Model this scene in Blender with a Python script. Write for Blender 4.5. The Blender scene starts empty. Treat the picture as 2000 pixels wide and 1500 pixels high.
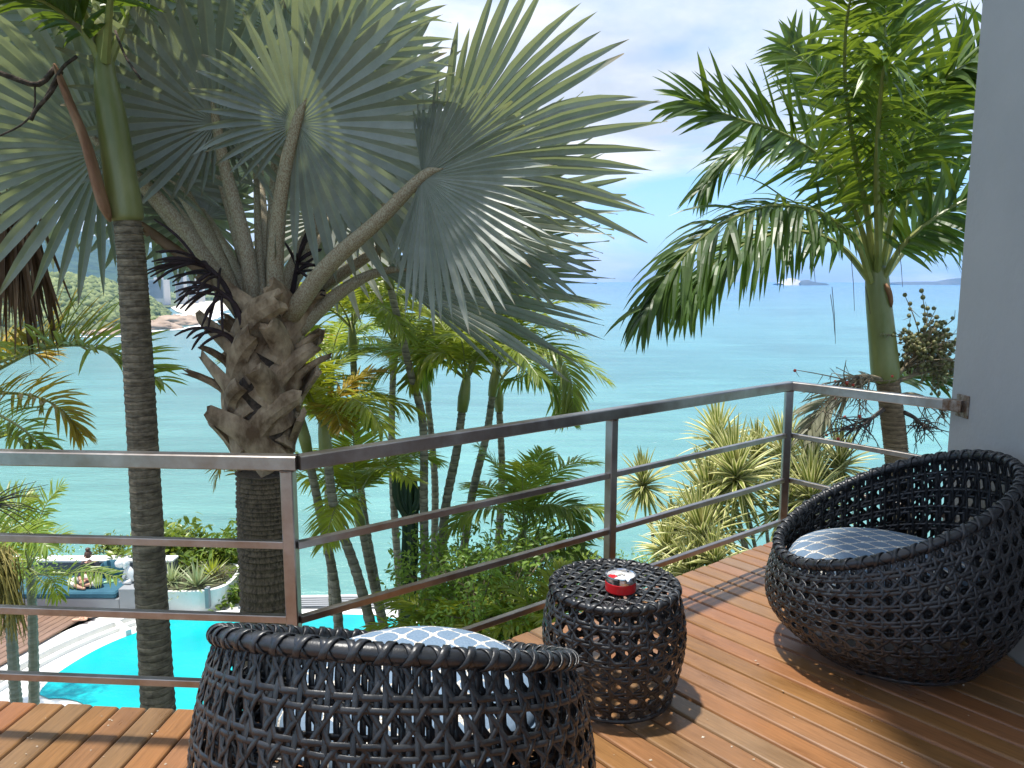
import bpy, math, random
import numpy as np
from mathutils import Vector, Matrix, noise

sc = bpy.context.scene
col = sc.collection
rad = math.radians
# ------------------------------------------------------------------ camera
H_EYE = 1.65
FPX = 1503.0
PITCH = math.atan((750 - 545) / FPX)
cam_d = bpy.data.cameras.new('camera')
cam = bpy.data.objects.new('camera', cam_d)
col.objects.link(cam)
cam.location = (0, 0, H_EYE)
cam.rotation_euler = (math.pi / 2 - PITCH, 0, 0)
cam_d.sensor_width = 36.0
cam_d.lens = 36.0 * FPX / 2000.0
cam_d.clip_start = 0.05
cam_d.clip_end = 90000.0
sc.camera = cam
# ------------------------------------------------------------------ sky, sun, exposure
SUN_DIR = Vector((-0.20, 0.03, 1.0)).normalized()
sun_d = bpy.data.lights.new('sun', 'SUN')
sun = bpy.data.objects.new('sun', sun_d)
col.objects.link(sun)
sun_d.energy = 4.3
sun_d.angle = rad(2.0)
sun_d.color = (1.0, 0.955, 0.88)
sun.rotation_euler = SUN_DIR.to_track_quat('Z', 'Y').to_euler()
sun.location = (0, 0, 60)

world = bpy.data.worlds.new('World')
sc.world = world
world.use_nodes = True
wn, wl = world.node_tree.nodes, world.node_tree.links
wn.clear()


def N(nodes, typ, **kw):
    n = nodes.new(typ)
    for k, v in kw.items():
        if k.startswith('i_'):
            key = k[2:].replace('_', ' ')
            n.inputs[int(key) if key.isdigit() else key].default_value = v
        else:
            setattr(n, k, v)
    return n


w_out = N(wn, 'ShaderNodeOutputWorld')
w_bg = N(wn, 'ShaderNodeBackground')
w_bg.inputs['Strength'].default_value = 0.12
w_sky = N(wn, 'ShaderNodeTexSky')
w_sky.sky_type = 'NISHITA'
w_sky.sun_disc = False
w_sky.sun_elevation = math.asin(SUN_DIR.z)
w_sky.sun_rotation = math.atan2(SUN_DIR.x, SUN_DIR.y)
w_sky.air_density = 1.0
w_sky.dust_density = 0.6
w_sky.ozone_density = 2.5
w_tc = N(wn, 'ShaderNodeTexCoord')
w_sep = N(wn, 'ShaderNodeSeparateXYZ')
wl.new(w_tc.outputs['Generated'], w_sep.inputs[0])
# cloud layer: the direction is projected on a flat ceiling so clouds flatten toward the horizon
w_zc = N(wn, 'ShaderNodeMath', operation='MAXIMUM', i_1=0.0)
wl.new(w_sep.outputs['Z'], w_zc.inputs[0])
w_za = N(wn, 'ShaderNodeMath', operation='ADD', i_1=0.20)
wl.new(w_zc.outputs[0], w_za.inputs[0])
w_dx = N(wn, 'ShaderNodeMath', operation='DIVIDE')
w_dy = N(wn, 'ShaderNodeMath', operation='DIVIDE')
wl.new(w_sep.outputs['X'], w_dx.inputs[0]); wl.new(w_za.outputs[0], w_dx.inputs[1])
wl.new(w_sep.outputs['Y'], w_dy.inputs[0]); wl.new(w_za.outputs[0], w_dy.inputs[1])
w_cmb = N(wn, 'ShaderNodeCombineXYZ')
wl.new(w_dx.outputs[0], w_cmb.inputs['X']); wl.new(w_dy.outputs[0], w_cmb.inputs['Y'])
w_cmb.inputs['Z'].default_value = 8.8
w_n1 = N(wn, 'ShaderNodeTexNoise', i_Scale=0.62, i_Detail=9.0, i_Roughness=0.58, i_Distortion=0.35)
wl.new(w_cmb.outputs[0], w_n1.inputs['Vector'])
w_r1 = N(wn, 'ShaderNodeValToRGB')
w_r1.color_ramp.elements[0].position = 0.435
w_r1.color_ramp.elements[1].position = 0.565
wl.new(w_n1.outputs['Fac'], w_r1.inputs[0])
w_n2 = N(wn, 'ShaderNodeTexNoise', i_Scale=1.3, i_Detail=6.0, i_Roughness=0.55)
wl.new(w_cmb.outputs[0], w_n2.inputs['Vector'])
w_r2 = N(wn, 'ShaderNodeValToRGB')
w_r2.color_ramp.elements[0].position = 0.36
w_r2.color_ramp.elements[0].color = (4.0, 4.4, 5.0, 1)
w_r2.color_ramp.elements[1].position = 0.56
w_r2.color_ramp.elements[1].color = (6.4, 6.5, 6.65, 1)
wl.new(w_n2.outputs['Fac'], w_r2.inputs[0])
w_bst = N(wn, 'ShaderNodeMix', data_type='RGBA', blend_type='MULTIPLY')
w_bst.inputs['Factor'].default_value = 1.0
wl.new(w_sky.outputs[0], w_bst.inputs['A'])
w_bst.inputs['B'].default_value = (0.85, 1.05, 1.25, 1)
w_mix = N(wn, 'ShaderNodeMix', data_type='RGBA')
wl.new(w_r1.outputs[0], w_mix.inputs['Factor'])
wl.new(w_bst.outputs['Result'], w_mix.inputs['A'])
wl.new(w_r2.outputs[0], w_mix.inputs['B'])
wl.new(w_mix.outputs['Result'], w_bg.inputs['Color'])
wl.new(w_bg.outputs[0], w_out.inputs[0])

sc.view_settings.view_transform = 'Standard'
sc.view_settings.look = 'None'
sc.view_settings.gamma = 1.0
sc.view_settings.exposure = 0.64
try:
    sc.view_settings.use_curve_mapping = False
except Exception:
    pass
sc.cycles.max_bounces = 8
sc.cycles.transparent_max_bounces = 8
sc.cycles.volume_bounces = 1

# ------------------------------------------------------------------ where a photo pixel lies in the place
F3 = Vector((0, math.cos(PITCH), -math.sin(PITCH)))
U3 = Vector((0, math.sin(PITCH), math.cos(PITCH)))
R3 = Vector((1, 0, 0))
EYE = Vector((0, 0, H_EYE))


def ray(u, v):
    return F3 + R3 * ((u - 1000) / FPX) + U3 * ((750 - v) / FPX)


def PY(u, v, Y):                       # point at depth Y
    d = ray(u, v)
    return EYE + d * (Y / d.y)


def PZ(u, v, z):                       # point at height z
    d = ray(u, v)
    return EYE + d * ((z - H_EYE) / d.z)


# ------------------------------------------------------------------ mesh helpers
class MB:
    def __init__(s):
        s.v, s.f, s.m = [], [], []

    def add(s, vs, fs, m=0):
        o = len(s.v)
        s.v.extend([tuple(p) for p in vs])
        s.f.extend([tuple(i + o for i in f) for f in fs])
        s.m.extend([m] * len(fs))

    def box(s, c, size, m=0, rz=0.0, bev=0.0):
        hx, hy, hz = size[0] / 2, size[1] / 2, size[2] / 2
        ca, sa = math.cos(rz), math.sin(rz)
        def T(x, y, z):
            return (c[0] + x * ca - y * sa, c[1] + x * sa + y * ca, c[2] + z)
        if bev <= 0:
            vs = [T(x, y, z) for z in (-hz, hz) for (x, y) in ((-hx, -hy), (hx, -hy), (hx, hy), (-hx, hy))]
            s.add(vs, [(3, 2, 1, 0), (4, 5, 6, 7), (0, 1, 5, 4), (1, 2, 6, 5), (2, 3, 7, 6), (3, 0, 4, 7)], m)
            return
        b = bev
        rings = []
        for z, ins in ((-hz, b), (-hz + b, 0), (hz - b, 0), (hz, b)):
            x, y = hx - ins, hy - ins
            e = b if ins == 0 else b * .6
            rings.append([T(px, py, z) for px, py in ((-x + e, -y), (x - e, -y), (x, -y + e), (x, y - e), (x - e, y), (-x + e, y), (-x, y - e), (-x, -y + e))])
        vs = [p for r in rings for p in r]
        fs = [tuple(range(7, -1, -1)), tuple(range(24, 32))]
        for k in range(3):
            for i in range(8):
                j = (i + 1) % 8
                fs.append((k * 8 + i, k * 8 + j, k * 8 + 8 + j, k * 8 + 8 + i))
        s.add(vs, fs, m)

    def bar(s, a, b, w, h, m=0, up=(0, 0, 1)):      # square tube between two points
        a, b = Vector(a), Vector(b)
        t = (b - a).normalized()
        x = t.cross(Vector(up)).normalized()
        z = x.cross(t)
        bv = min(w, h) * .08
        prof = [(-w / 2 + bv, -h / 2), (w / 2 - bv, -h / 2), (w / 2, -h / 2 + bv), (w / 2, h / 2 - bv), (w / 2 - bv, h / 2), (-w / 2 + bv, h / 2), (-w / 2, h / 2 - bv), (-w / 2, -h / 2 + bv)]
        vs = [a + x * p + z * q for p, q in prof] + [b + x * p + z * q for p, q in prof]
        fs = [tuple(range(7, -1, -1)), tuple(range(8, 16))] + [(i, (i + 1) % 8, 8 + (i + 1) % 8, 8 + i) for i in range(8)]
        s.add(vs, fs, m)

    def tube(s, pts, radii, n=8, m=0, caps=True, flat=None):
        pts = [Vector(p) for p in pts]
        if not hasattr(radii, '__len__'):
            radii = [radii] * len(pts)
        ref = Vector((0.31, 0.17, 0.93))
        vs = []
        px = None
        for i, p in enumerate(pts):
            t = (pts[min(i + 1, len(pts) - 1)] - pts[max(i - 1, 0)])
            if t.length < 1e-9:
                t = Vector((0, 0, 1))
            t.normalize()
            if px is None:
                x = t.cross(ref)
                if x.length < .1:
                    x = t.cross(Vector((1, 0, 0)))
            else:
                x = px - t * px.dot(t)
            x.normalize()
            px = x
            y = t.cross(x)
            for k in range(n):
                a = 2 * math.pi * k / n
                vs.append(p + (x * math.cos(a) + y * math.sin(a) * (flat or 1)) * radii[i])
        fs = []
        for i in range(len(pts) - 1):
            for k in range(n):
                j = (k + 1) % n
                fs.append((i * n + k, i * n + j, i * n + n + j, i * n + n + k))
        if caps:
            fs.append(tuple(range(n - 1, -1, -1)))
            o = (len(pts) - 1) * n
            fs.append(tuple(range(o, o + n)))
        s.add(vs, fs, m)

    def lathe(s, prof, n=32, c=(0, 0, 0), m=0, sx=1, sy=1):
        vs, fs = [], []
        for r, z in prof:
            for k in range(n):
                a = 2 * math.pi * k / n
                vs.append((c[0] + r * sx * math.cos(a), c[1] + r * sy * math.sin(a), c[2] + z))
        for i in range(len(prof) - 1):
            for k in range(n):
                j = (k + 1) % n
                fs.append((i * n + k, i * n + j, i * n + n + j, i * n + n + k))
        fs.append(tuple(range(n - 1, -1, -1)))
        o = (len(prof) - 1) * n
        fs.append(tuple(range(o, o + n)))
        s.add(vs, fs, m)

    def ball(s, c, r, m=0, nu=10, nv=7):
        if not hasattr(r, '__len__'):
            r = (r, r, r)
        prof = []
        vs, fs = [], []
        for i in range(nv + 1):
            th = math.pi * i / nv
            for k in range(nu):
                a = 2 * math.pi * k / nu
                vs.append((c[0] + r[0] * math.sin(th) * math.cos(a), c[1] + r[1] * math.sin(th) * math.sin(a), c[2] - r[2] * math.cos(th)))
        for i in range(nv):
            for k in range(nu):
                j = (k + 1) % nu
                fs.append((i * nu + k, i * nu + j, i * nu + nu + j, i * nu + nu + k))
        s.add(vs, fs, m)

    def prism(s, poly, z0, z1, m=0):
        n = len(poly)
        ar = sum(poly[i][0] * poly[(i + 1) % n][1] - poly[(i + 1) % n][0] * poly[i][1] for i in range(n))
        if ar < 0:
            poly = poly[::-1]
        vs = [(p[0], p[1], z0) for p in poly] + [(p[0], p[1], z1) for p in poly]
        fs = [tuple(range(n - 1, -1, -1)), tuple(range(n, 2 * n))] + [(i, (i + 1) % n, n + (i + 1) % n, n + i) for i in range(n)]
        s.add(vs, fs, m)

    def mesh(s, name, mats, smooth=False, off=None):
        me = bpy.data.meshes.new(name)
        vs = s.v if off is None else [(p[0] - off[0], p[1] - off[1], p[2] - off[2]) for p in s.v]
        me.from_pydata(vs, [], s.f)
        if not isinstance(mats, (list, tuple)):
            mats = [mats]
        for mm in mats:
            me.materials.append(mm)
        if len(mats) > 1:
            me.polygons.foreach_set('material_index', s.m)
        if smooth:
            me.polygons.foreach_set('use_smooth', [True] * len(s.f))
        me.update()
        return me

    def build(s, name, mats, parent=None, smooth=False):
        off = org(parent) if parent else None
        me = s.mesh(name, mats, smooth, off)
        return link(name, me, parent)


_org = {}


def org(o):
    return _org.get(o.name, Vector((0, 0, 0)))


def link(name, data, parent=None):
    o = bpy.data.objects.new(name, data)
    col.objects.link(o)
    if parent:
        o.parent = parent
        _org[o.name] = org(parent)
    return o


def tag(o, label=None, cat=None, group=None, kind=None):
    if label: o['label'] = label
    if cat: o['category'] = cat
    if group: o['group'] = group
    if kind: o['kind'] = kind
    return o


def thing(name, loc, label, cat, group=None):
    o = bpy.data.objects.new(name, None)
    col.objects.link(o)
    o.location = loc
    o.empty_display_size = .1
    _org[o.name] = Vector(loc)
    return tag(o, label, cat, group)


def np_obj(name, V, Fq, mats, parent=None, smooth=False, mi=None):
    me = bpy.data.meshes.new(name)
    off = org(parent) if parent else Vector((0, 0, 0))
    V = np.asarray(V, dtype=np.float32) - np.array(off, dtype=np.float32)
    Fq = np.asarray(Fq, dtype=np.int32)
    k = Fq.shape[1]
    me.vertices.add(len(V)); me.vertices.foreach_set('co', V.ravel())
    me.loops.add(Fq.size); me.loops.foreach_set('vertex_index', Fq.ravel())
    me.polygons.add(len(Fq)); me.polygons.foreach_set('loop_start', np.arange(0, Fq.size, k, dtype=np.int32))
    if not isinstance(mats, (list, tuple)):
        mats = [mats]
    for m in mats:
        me.materials.append(m)
    if mi is not None:
        me.polygons.foreach_set('material_index', mi)
    if smooth:
        me.polygons.foreach_set('use_smooth', np.ones(len(Fq), dtype=bool))
    me.update(calc_edges=True)
    me.validate()
    return link(name, me, parent)


def copy_tree(src, parent=None, loc=None, rz=None, scale=None):
    c = src.copy()
    col.objects.link(c)
    if parent: c.parent = parent
    if loc is not None: c.location = loc
    if rz is not None: c.rotation_euler = (c.rotation_euler[0], c.rotation_euler[1], rz)
    if scale is not None: c.scale = (scale, scale, scale)
    for ch in list(src.children):
        copy_tree(ch, c)
    return c


def spline(ctrl, n):
    P = [Vector(p) for p in ctrl]
    P = [P[0] * 2 - P[1]] + P + [P[-1] * 2 - P[-2]]
    out = []
    m = len(P) - 3
    for i in range(n):
        t = i / (n - 1) * m
        k = min(int(t), m - 1)
        t -= k
        a, b, c, d = P[k:k + 4]
        out.append(.5 * ((2 * b) + (c - a) * t + (2 * a - 5 * b + 4 * c - d) * t * t + (3 * b - a - 3 * c + d) * t ** 3))
    return out


# ------------------------------------------------------------------ materials
def base_mat(name):
    m = bpy.data.materials.new(name)
    m.use_nodes = True
    nt = m.node_tree
    nt.nodes.clear()
    out = N(nt.nodes, 'ShaderNodeOutputMaterial')
    b = N(nt.nodes, 'ShaderNodeBsdfPrincipled')
    nt.links.new(b.outputs[0], out.inputs[0])
    return m, nt.nodes, nt.links, b, out


def ramp(nodes, cols):
    r = N(nodes, 'ShaderNodeValToRGB')
    e = r.color_ramp.elements
    while len(e) < len(cols):
        e.new(.5)
    for i, (p, c) in enumerate(cols):
        e[i].position = p
        e[i].color = (c[0], c[1], c[2], 1)
    return r


def pm(name, c1, c2=None, scale=8.0, rough=.6, metal=0.0, bump=0.0, bscale=None, stretch=(1, 1, 1), spec=.5, coat=0.0, detail=5, rand=0.0, coords='Object', pos=(.35, .65), ring=0.0):
    m, ns, ls, b, out = base_mat(name)
    b.inputs['Roughness'].default_value = rough
    b.inputs['Metallic'].default_value = metal
    b.inputs['Specular IOR Level'].default_value = spec
    b.inputs['Coat Weight'].default_value = coat
    tc = N(ns, 'ShaderNodeTexCoord')
    mp = N(ns, 'ShaderNodeMapping')
    mp.inputs['Scale'].default_value = stretch
    ls.new(tc.outputs[coords], mp.inputs[0])
    no = N(ns, 'ShaderNodeTexNoise', i_Scale=scale, i_Detail=float(detail), i_Roughness=.6)
    ls.new(mp.outputs[0], no.inputs['Vector'])
    r = ramp(ns, [(pos[0], c1), (pos[1], c2 or c1)])
    ls.new(no.outputs['Fac'], r.inputs[0])
    outc = r.outputs[0]
    if rand > 0:
        oi = N(ns, 'ShaderNodeObjectInfo')
        hs = N(ns, 'ShaderNodeHueSaturation')
        mr = N(ns, 'ShaderNodeMapRange', i_3=1 - rand, i_4=1 + rand)
        ls.new(oi.outputs['Random'], mr.inputs[0])
        ls.new(mr.outputs[0], hs.inputs['Value'])
        ls.new(outc, hs.inputs['Color'])
        outc = hs.outputs[0]
    ls.new(outc, b.inputs['Base Color'])
    if ring > 0:
        wv = N(ns, 'ShaderNodeTexWave', bands_direction='Z', wave_profile='SAW', i_Scale=ring, i_Distortion=1.6, i_Detail=3.0)
        wv.inputs['Detail Scale'].default_value = 1.5
        ls.new(tc.outputs['Object'], wv.inputs['Vector'])
        rr_ = ramp(ns, [(0, (.42, .40, .38)), (.16, (.85, .85, .85)), (.7, (1.1, 1.1, 1.1)), (1, (1.35, 1.33, 1.3))])
        ls.new(wv.outputs['Fac'], rr_.inputs[0])
        mm_ = N(ns, 'ShaderNodeMix', data_type='RGBA', blend_type='MULTIPLY'); mm_.inputs['Factor'].default_value = 1
        ls.new(outc, mm_.inputs['A']); ls.new(rr_.outputs[0], mm_.inputs['B'])
        ls.new(mm_.outputs['Result'], b.inputs['Base Color'])
    if bump > 0:
        n2 = N(ns, 'ShaderNodeTexNoise', i_Scale=bscale or scale * 3, i_Detail=6.0)
        ls.new(mp.outputs[0], n2.inputs['Vector'])
        bp = N(ns, 'ShaderNodeBump', i_Strength=bump, i_Distance=.01)
        ls.new(n2.outputs['Fac'], bp.inputs['Height'])
        ls.new(bp.outputs[0], b.inputs['Normal'])
    return m


def leaf_mat(name, c1, c2, trans, tw=.35, rough=.42, scale=3.0, rand=.15, back=None, spec=.4, hue=.0):
    m, ns, ls, b, out = base_mat(name)
    b.inputs['Roughness'].default_value = rough
    b.inputs['Specular IOR Level'].default_value = spec
    tc = N(ns, 'ShaderNodeTexCoord')
    no = N(ns, 'ShaderNodeTexNoise', i_Scale=scale, i_Detail=4.0)
    ls.new(tc.outputs['Object'], no.inputs['Vector'])
    r = ramp(ns, [(.33, c1), (.67, c2)])
    ls.new(no.outputs['Fac'], r.inputs[0])
    oi = N(ns, 'ShaderNodeObjectInfo')
    mr = N(ns, 'ShaderNodeMapRange', i_3=1 - rand, i_4=1 + rand)
    ls.new(oi.outputs['Random'], mr.inputs[0])
    hs = N(ns, 'ShaderNodeHueSaturation')
    ls.new(mr.outputs[0], hs.inputs['Value'])
    if hue > 0:
        mh = N(ns, 'ShaderNodeMapRange', i_3=.5 - hue, i_4=.5 + hue)
        wn_ = N(ns, 'ShaderNodeTexWhiteNoise', noise_dimensions='1D')
        ls.new(oi.outputs['Random'], wn_.inputs['W'])
        ls.new(wn_.outputs['Value'], mh.inputs[0])
        ls.new(mh.outputs[0], hs.inputs['Hue'])
    ls.new(r.outputs[0], hs.inputs['Color'])
    ls.new(hs.outputs[0], b.inputs['Base Color'])
    tr = N(ns, 'ShaderNodeBsdfTranslucent')
    tr.inputs['Color'].default_value = (*trans, 1)
    mx = N(ns, 'ShaderNodeMixShader')
    mx.inputs[0].default_value = tw
    ls.new(b.outputs[0], mx.inputs[1])
    ls.new(tr.outputs[0], mx.inputs[2])
    ls.new(mx.outputs[0], out.inputs[0])
    return m


M = {}
# decking: every board takes its own tone, grain runs along the board (local Y)
def deck_mat(name, tones, rough, dirt=(.16, .12, .09)):
    m, ns, ls, b, out = base_mat(name)
    oi = N(ns, 'ShaderNodeObjectInfo')
    r = ramp(ns, [(i / (len(tones) - 1), t) for i, t in enumerate(tones)])
    ls.new(oi.outputs['Random'], r.inputs[0])
    tc = N(ns, 'ShaderNodeTexCoord')
    ad = N(ns, 'ShaderNodeVectorMath', operation='ADD')
    sc_ = N(ns, 'ShaderNodeVectorMath', operation='SCALE')
    sc_.inputs['Scale'].default_value = 37.0
    cx = N(ns, 'ShaderNodeCombineXYZ')
    ls.new(oi.outputs['Random'], cx.inputs['Y']); ls.new(oi.outputs['Random'], cx.inputs['X'])
    ls.new(cx.outputs[0], sc_.inputs[0])
    ls.new(tc.outputs['Object'], ad.inputs[0]); ls.new(sc_.outputs[0], ad.inputs[1])
    mp = N(ns, 'ShaderNodeMapping'); mp.inputs['Scale'].default_value = (1, .045, 1)
    ls.new(ad.outputs[0], mp.inputs[0])
    g = N(ns, 'ShaderNodeTexNoise', i_Scale=120.0, i_Detail=8.0, i_Roughness=.7)
    ls.new(mp.outputs[0], g.inputs['Vector'])
    mp2 = N(ns, 'ShaderNodeMapping'); mp2.inputs['Scale'].default_value = (1, .25, 1)
    ls.new(ad.outputs[0], mp2.inputs[0])
    pch = N(ns, 'ShaderNodeTexNoise', i_Scale=9.0, i_Detail=6.0, i_Roughness=.65)
    ls.new(mp2.outputs[0], pch.inputs['Vector'])
    gr = ramp(ns, [(.3, (.62, .58, .55)), (.7, (1.25, 1.2, 1.16))])
    ls.new(g.outputs['Fac'], gr.inputs[0])
    pr = ramp(ns, [(.28, (.66, .63, .60)), (.5, (1, 1, 1)), (.75, (1.18, 1.10, 1.0))])
    ls.new(pch.outputs['Fac'], pr.inputs[0])
    m1 = N(ns, 'ShaderNodeMix', data_type='RGBA', blend_type='MULTIPLY'); m1.inputs['Factor'].default_value = .85
    ls.new(r.outputs[0], m1.inputs['A']); ls.new(gr.outputs[0], m1.inputs['B'])
    m2 = N(ns, 'ShaderNodeMix', data_type='RGBA', blend_type='MULTIPLY'); m2.inputs['Factor'].default_value = .9
    ls.new(m1.outputs['Result'], m2.inputs['A']); ls.new(pr.outputs[0], m2.inputs['B'])
    ls.new(m2.outputs['Result'], b.inputs['Base Color'])
    rr = N(ns, 'ShaderNodeMapRange', i_3=rough - .12, i_4=rough + .14)
    ls.new(pch.outputs['Fac'], rr.inputs[0])
    ls.new(rr.outputs[0], b.inputs['Roughness'])
    bp = N(ns, 'ShaderNodeBump', i_Strength=.25, i_Distance=.002)
    ls.new(g.outputs['Fac'], bp.inputs['Height'])
    ls.new(bp.outputs[0], b.inputs['Normal'])
    return m


M['deck'] = deck_mat('oiled_deck_wood', [(.225, .112, .038), (.235, .136, .060), (.275, .122, .052), (.20, .124, .062), (.265, .134, .048), (.21, .138, .078), (.285, .134, .062), (.235, .124, .045)], .30)
M['deck_low'] = deck_mat('weathered_deck_wood', [(.22, .14, .095), (.26, .17, .12), (.20, .12, .08), (.28, .19, .14)], .55)
M['under'] = pm('dark_joist_wood', (.03, .02, .015), (.05, .03, .02), rough=.8)


def steel():
    m, ns, ls, b, out = base_mat('brushed_stainless_steel')
    b.inputs['Metallic'].default_value = 1.0
    tc = N(ns, 'ShaderNodeTexCoord')
    no = N(ns, 'ShaderNodeTexNoise', i_Scale=5.0, i_Detail=6.0, i_Roughness=.65)
    ls.new(tc.outputs['Object'], no.inputs['Vector'])
    r = ramp(ns, [(.3, (.28, .225, .185)), (.5, (.38, .345, .315)), (.72, (.52, .50, .48))])
    ls.new(no.outputs['Fac'], r.inputs[0])
    ls.new(r.outputs[0], b.inputs['Base Color'])
    mr = N(ns, 'ShaderNodeMapRange', i_3=.22, i_4=.46)
    ls.new(no.outputs['Fac'], mr.inputs[0])
    ls.new(mr.outputs[0], b.inputs['Roughness'])
    return m


M['steel'] = steel()
M['rust'] = pm('rusty_weld_steel', (.16, .09, .05), (.34, .30, .26), scale=40, rough=.55, metal=.7, bump=.4)
M['wall'] = pm('grey_painted_render', (.35, .355, .352), (.395, .397, .392), scale=1.3, rough=.75, bump=.3, bscale=26)
M['roof'] = pm('shade_roof_render', (.5, .5, .49), (.55, .55, .54), scale=3, rough=.8)
M['rattan'] = pm('charcoal_woven_resin', (.009, .010, .012), (.030, .032, .036), scale=16, rough=.36, spec=.55, bump=.1, bscale=220)
M['black'] = pm('black_powder_coat', (.01, .01, .011), (.015, .015, .016), rough=.5)


def cushion_mat():
    m, ns, ls, b, out = base_mat('blue_net_print_fabric')
    b.inputs['Roughness'].default_value = .9
    b.inputs['Specular IOR Level'].default_value = .2
    tc = N(ns, 'ShaderNodeTexCoord')
    sp = N(ns, 'ShaderNodeSeparateXYZ')
    ls.new(tc.outputs['Object'], sp.inputs[0])
    def mth(op, a, b_=None, c=None):
        n = N(ns, 'ShaderNodeMath', operation=op)
        for i, x in enumerate((a, b_, c)):
            if x is None: continue
            if isinstance(x, (int, float)): n.inputs[i].default_value = x
            else: ls.new(x, n.inputs[i])
        return n.outputs[0]
    a, per = .047, .125
    ph = mth('MULTIPLY', sp.outputs['Y'], 2 * math.pi / per)
    cs = mth('COSINE', ph)
    # sharpen so the strands run straight between pinched knots
    sg = mth('MULTIPLY', cs, a * .5)
    tri = mth('MULTIPLY', mth('ARCSINE', mth('MULTIPLY', cs, .985)), a * .5 / 1.45)
    wv = mth('ADD', mth('MULTIPLY', sg, .35), mth('MULTIPLY', tri, .62))
    xe = mth('PINGPONG', mth('ADD', mth('SUBTRACT', sp.outputs['X'], wv), 50 * a), a)
    xo = mth('PINGPONG', mth('ADD', mth('ADD', sp.outputs['X'], wv), 51 * a), a)
    d = mth('MINIMUM', xe, xo)
    kn = mth('ABSOLUTE', cs)
    wid = mth('ADD', mth('MULTIPLY', mth('POWER', kn, 8.0), .0055), .0048)
    msk = mth('LESS_THAN', d, wid)
    no = N(ns, 'ShaderNodeTexNoise', i_Scale=160.0, i_Detail=3.0)
    ls.new(tc.outputs['Object'], no.inputs['Vector'])
    rb = ramp(ns, [(.35, (.135, .20, .285)), (.65, (.18, .25, .335))])
    rw = ramp(ns, [(.40, (.34, .30, .24)), (.55, (.74, .72, .66))])
    ls.new(no.outputs['Fac'], rb.inputs[0]); ls.new(no.outputs['Fac'], rw.inputs[0])
    mx = N(ns, 'ShaderNodeMix', data_type='RGBA')
    ls.new(msk, mx.inputs['Factor']); ls.new(rb.outputs[0], mx.inputs['A']); ls.new(rw.outputs[0], mx.inputs['B'])
    ls.new(mx.outputs['Result'], b.inputs['Base Color'])
    wv2 = N(ns, 'ShaderNodeTexNoise', i_Scale=700.0, i_Detail=2.0)
    ls.new(tc.outputs['Object'], wv2.inputs['Vector'])
    bp = N(ns, 'ShaderNodeBump', i_Strength=.3, i_Distance=.002)
    ls.new(wv2.outputs['Fac'], bp.inputs['Height'])
    ls.new(bp.outputs[0], b.inputs['Normal'])
    return m


M['cushion'] = cushion_mat()
M['piping'] = pm('blue_cord_piping', (.12, .18, .26), (.16, .23, .31), scale=90, rough=.9)
M['red'] = pm('red_enamel', (.55, .008, .012), (.62, .012, .016), rough=.28, coat=.4)
M['chrome'] = pm('polished_tin', (.62, .62, .63), (.72, .72, .73), scale=40, rough=.16, metal=1)
M['ash'] = pm('grey_white_ash', (.45, .46, .48), (.78, .79, .80), scale=90, rough=.95, bump=.5)
def fan_mat():
    m, ns, ls, b, out = base_mat('silver_green_fan_leaf')
    b.inputs['Roughness'].default_value = .42
    def attr(n):
        a_ = N(ns, 'ShaderNodeAttribute'); a_.attribute_name = n
        return a_.outputs['Fac']
    tone = ramp(ns, [(0, (.25, .285, .25)), (.5, (.37, .40, .37)), (1, (.52, .54, .52))])
    ls.new(attr('tone'), tone.inputs[0])
    oi = N(ns, 'ShaderNodeObjectInfo')
    hs = N(ns, 'ShaderNodeHueSaturation')
    mr = N(ns, 'ShaderNodeMapRange', i_3=.72, i_4=1.2)
    ls.new(oi.outputs['Random'], mr.inputs[0]); ls.new(mr.outputs[0], hs.inputs['Value'])
    ls.new(tone.outputs[0], hs.inputs['Color'])
    rib = ramp(ns, [(.80, (0, 0, 0)), (.97, (.55, .55, .55))])
    ls.new(attr('rib'), rib.inputs[0])
    m1 = N(ns, 'ShaderNodeMix', data_type='RGBA')
    m1.inputs['B'].default_value = (.46, .46, .34, 1)
    ls.new(rib.outputs[0], m1.inputs['Factor']); ls.new(hs.outputs[0], m1.inputs['A'])
    tip = ramp(ns, [(.90, (0, 0, 0)), (1.0, (.9, .9, .9))])
    ls.new(attr('tip'), tip.inputs[0])
    m2 = N(ns, 'ShaderNodeMix', data_type='RGBA')
    m2.inputs['B'].default_value = (.24, .17, .09, 1)
    ls.new(tip.outputs[0], m2.inputs['Factor']); ls.new(m1.outputs['Result'], m2.inputs['A'])
    tc = N(ns, 'ShaderNodeTexCoord')
    no = N(ns, 'ShaderNodeTexNoise', i_Scale=7.0, i_Detail=8.0, i_Roughness=.7)
    ls.new(tc.outputs['Object'], no.inputs['Vector'])
    du = ramp(ns, [(.3, (.78, .78, .76)), (.7, (1.12, 1.12, 1.12))])
    ls.new(no.outputs['Fac'], du.inputs[0])
    m3 = N(ns, 'ShaderNodeMix', data_type='RGBA', blend_type='MULTIPLY'); m3.inputs['Factor'].default_value = 1
    ls.new(m2.outputs['Result'], m3.inputs['A']); ls.new(du.outputs[0], m3.inputs['B'])
    ls.new(m3.outputs['Result'], b.inputs['Base Color'])
    tr = N(ns, 'ShaderNodeBsdfTranslucent'); tr.inputs['Color'].default_value = (.28, .335, .13, 1)
    mx = N(ns, 'ShaderNodeMixShader'); mx.inputs[0].default_value = .30
    ls.new(b.outputs[0], mx.inputs[1]); ls.new(tr.outputs[0], mx.inputs[2]); ls.new(mx.outputs[0], out.inputs[0])
    return m


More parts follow.
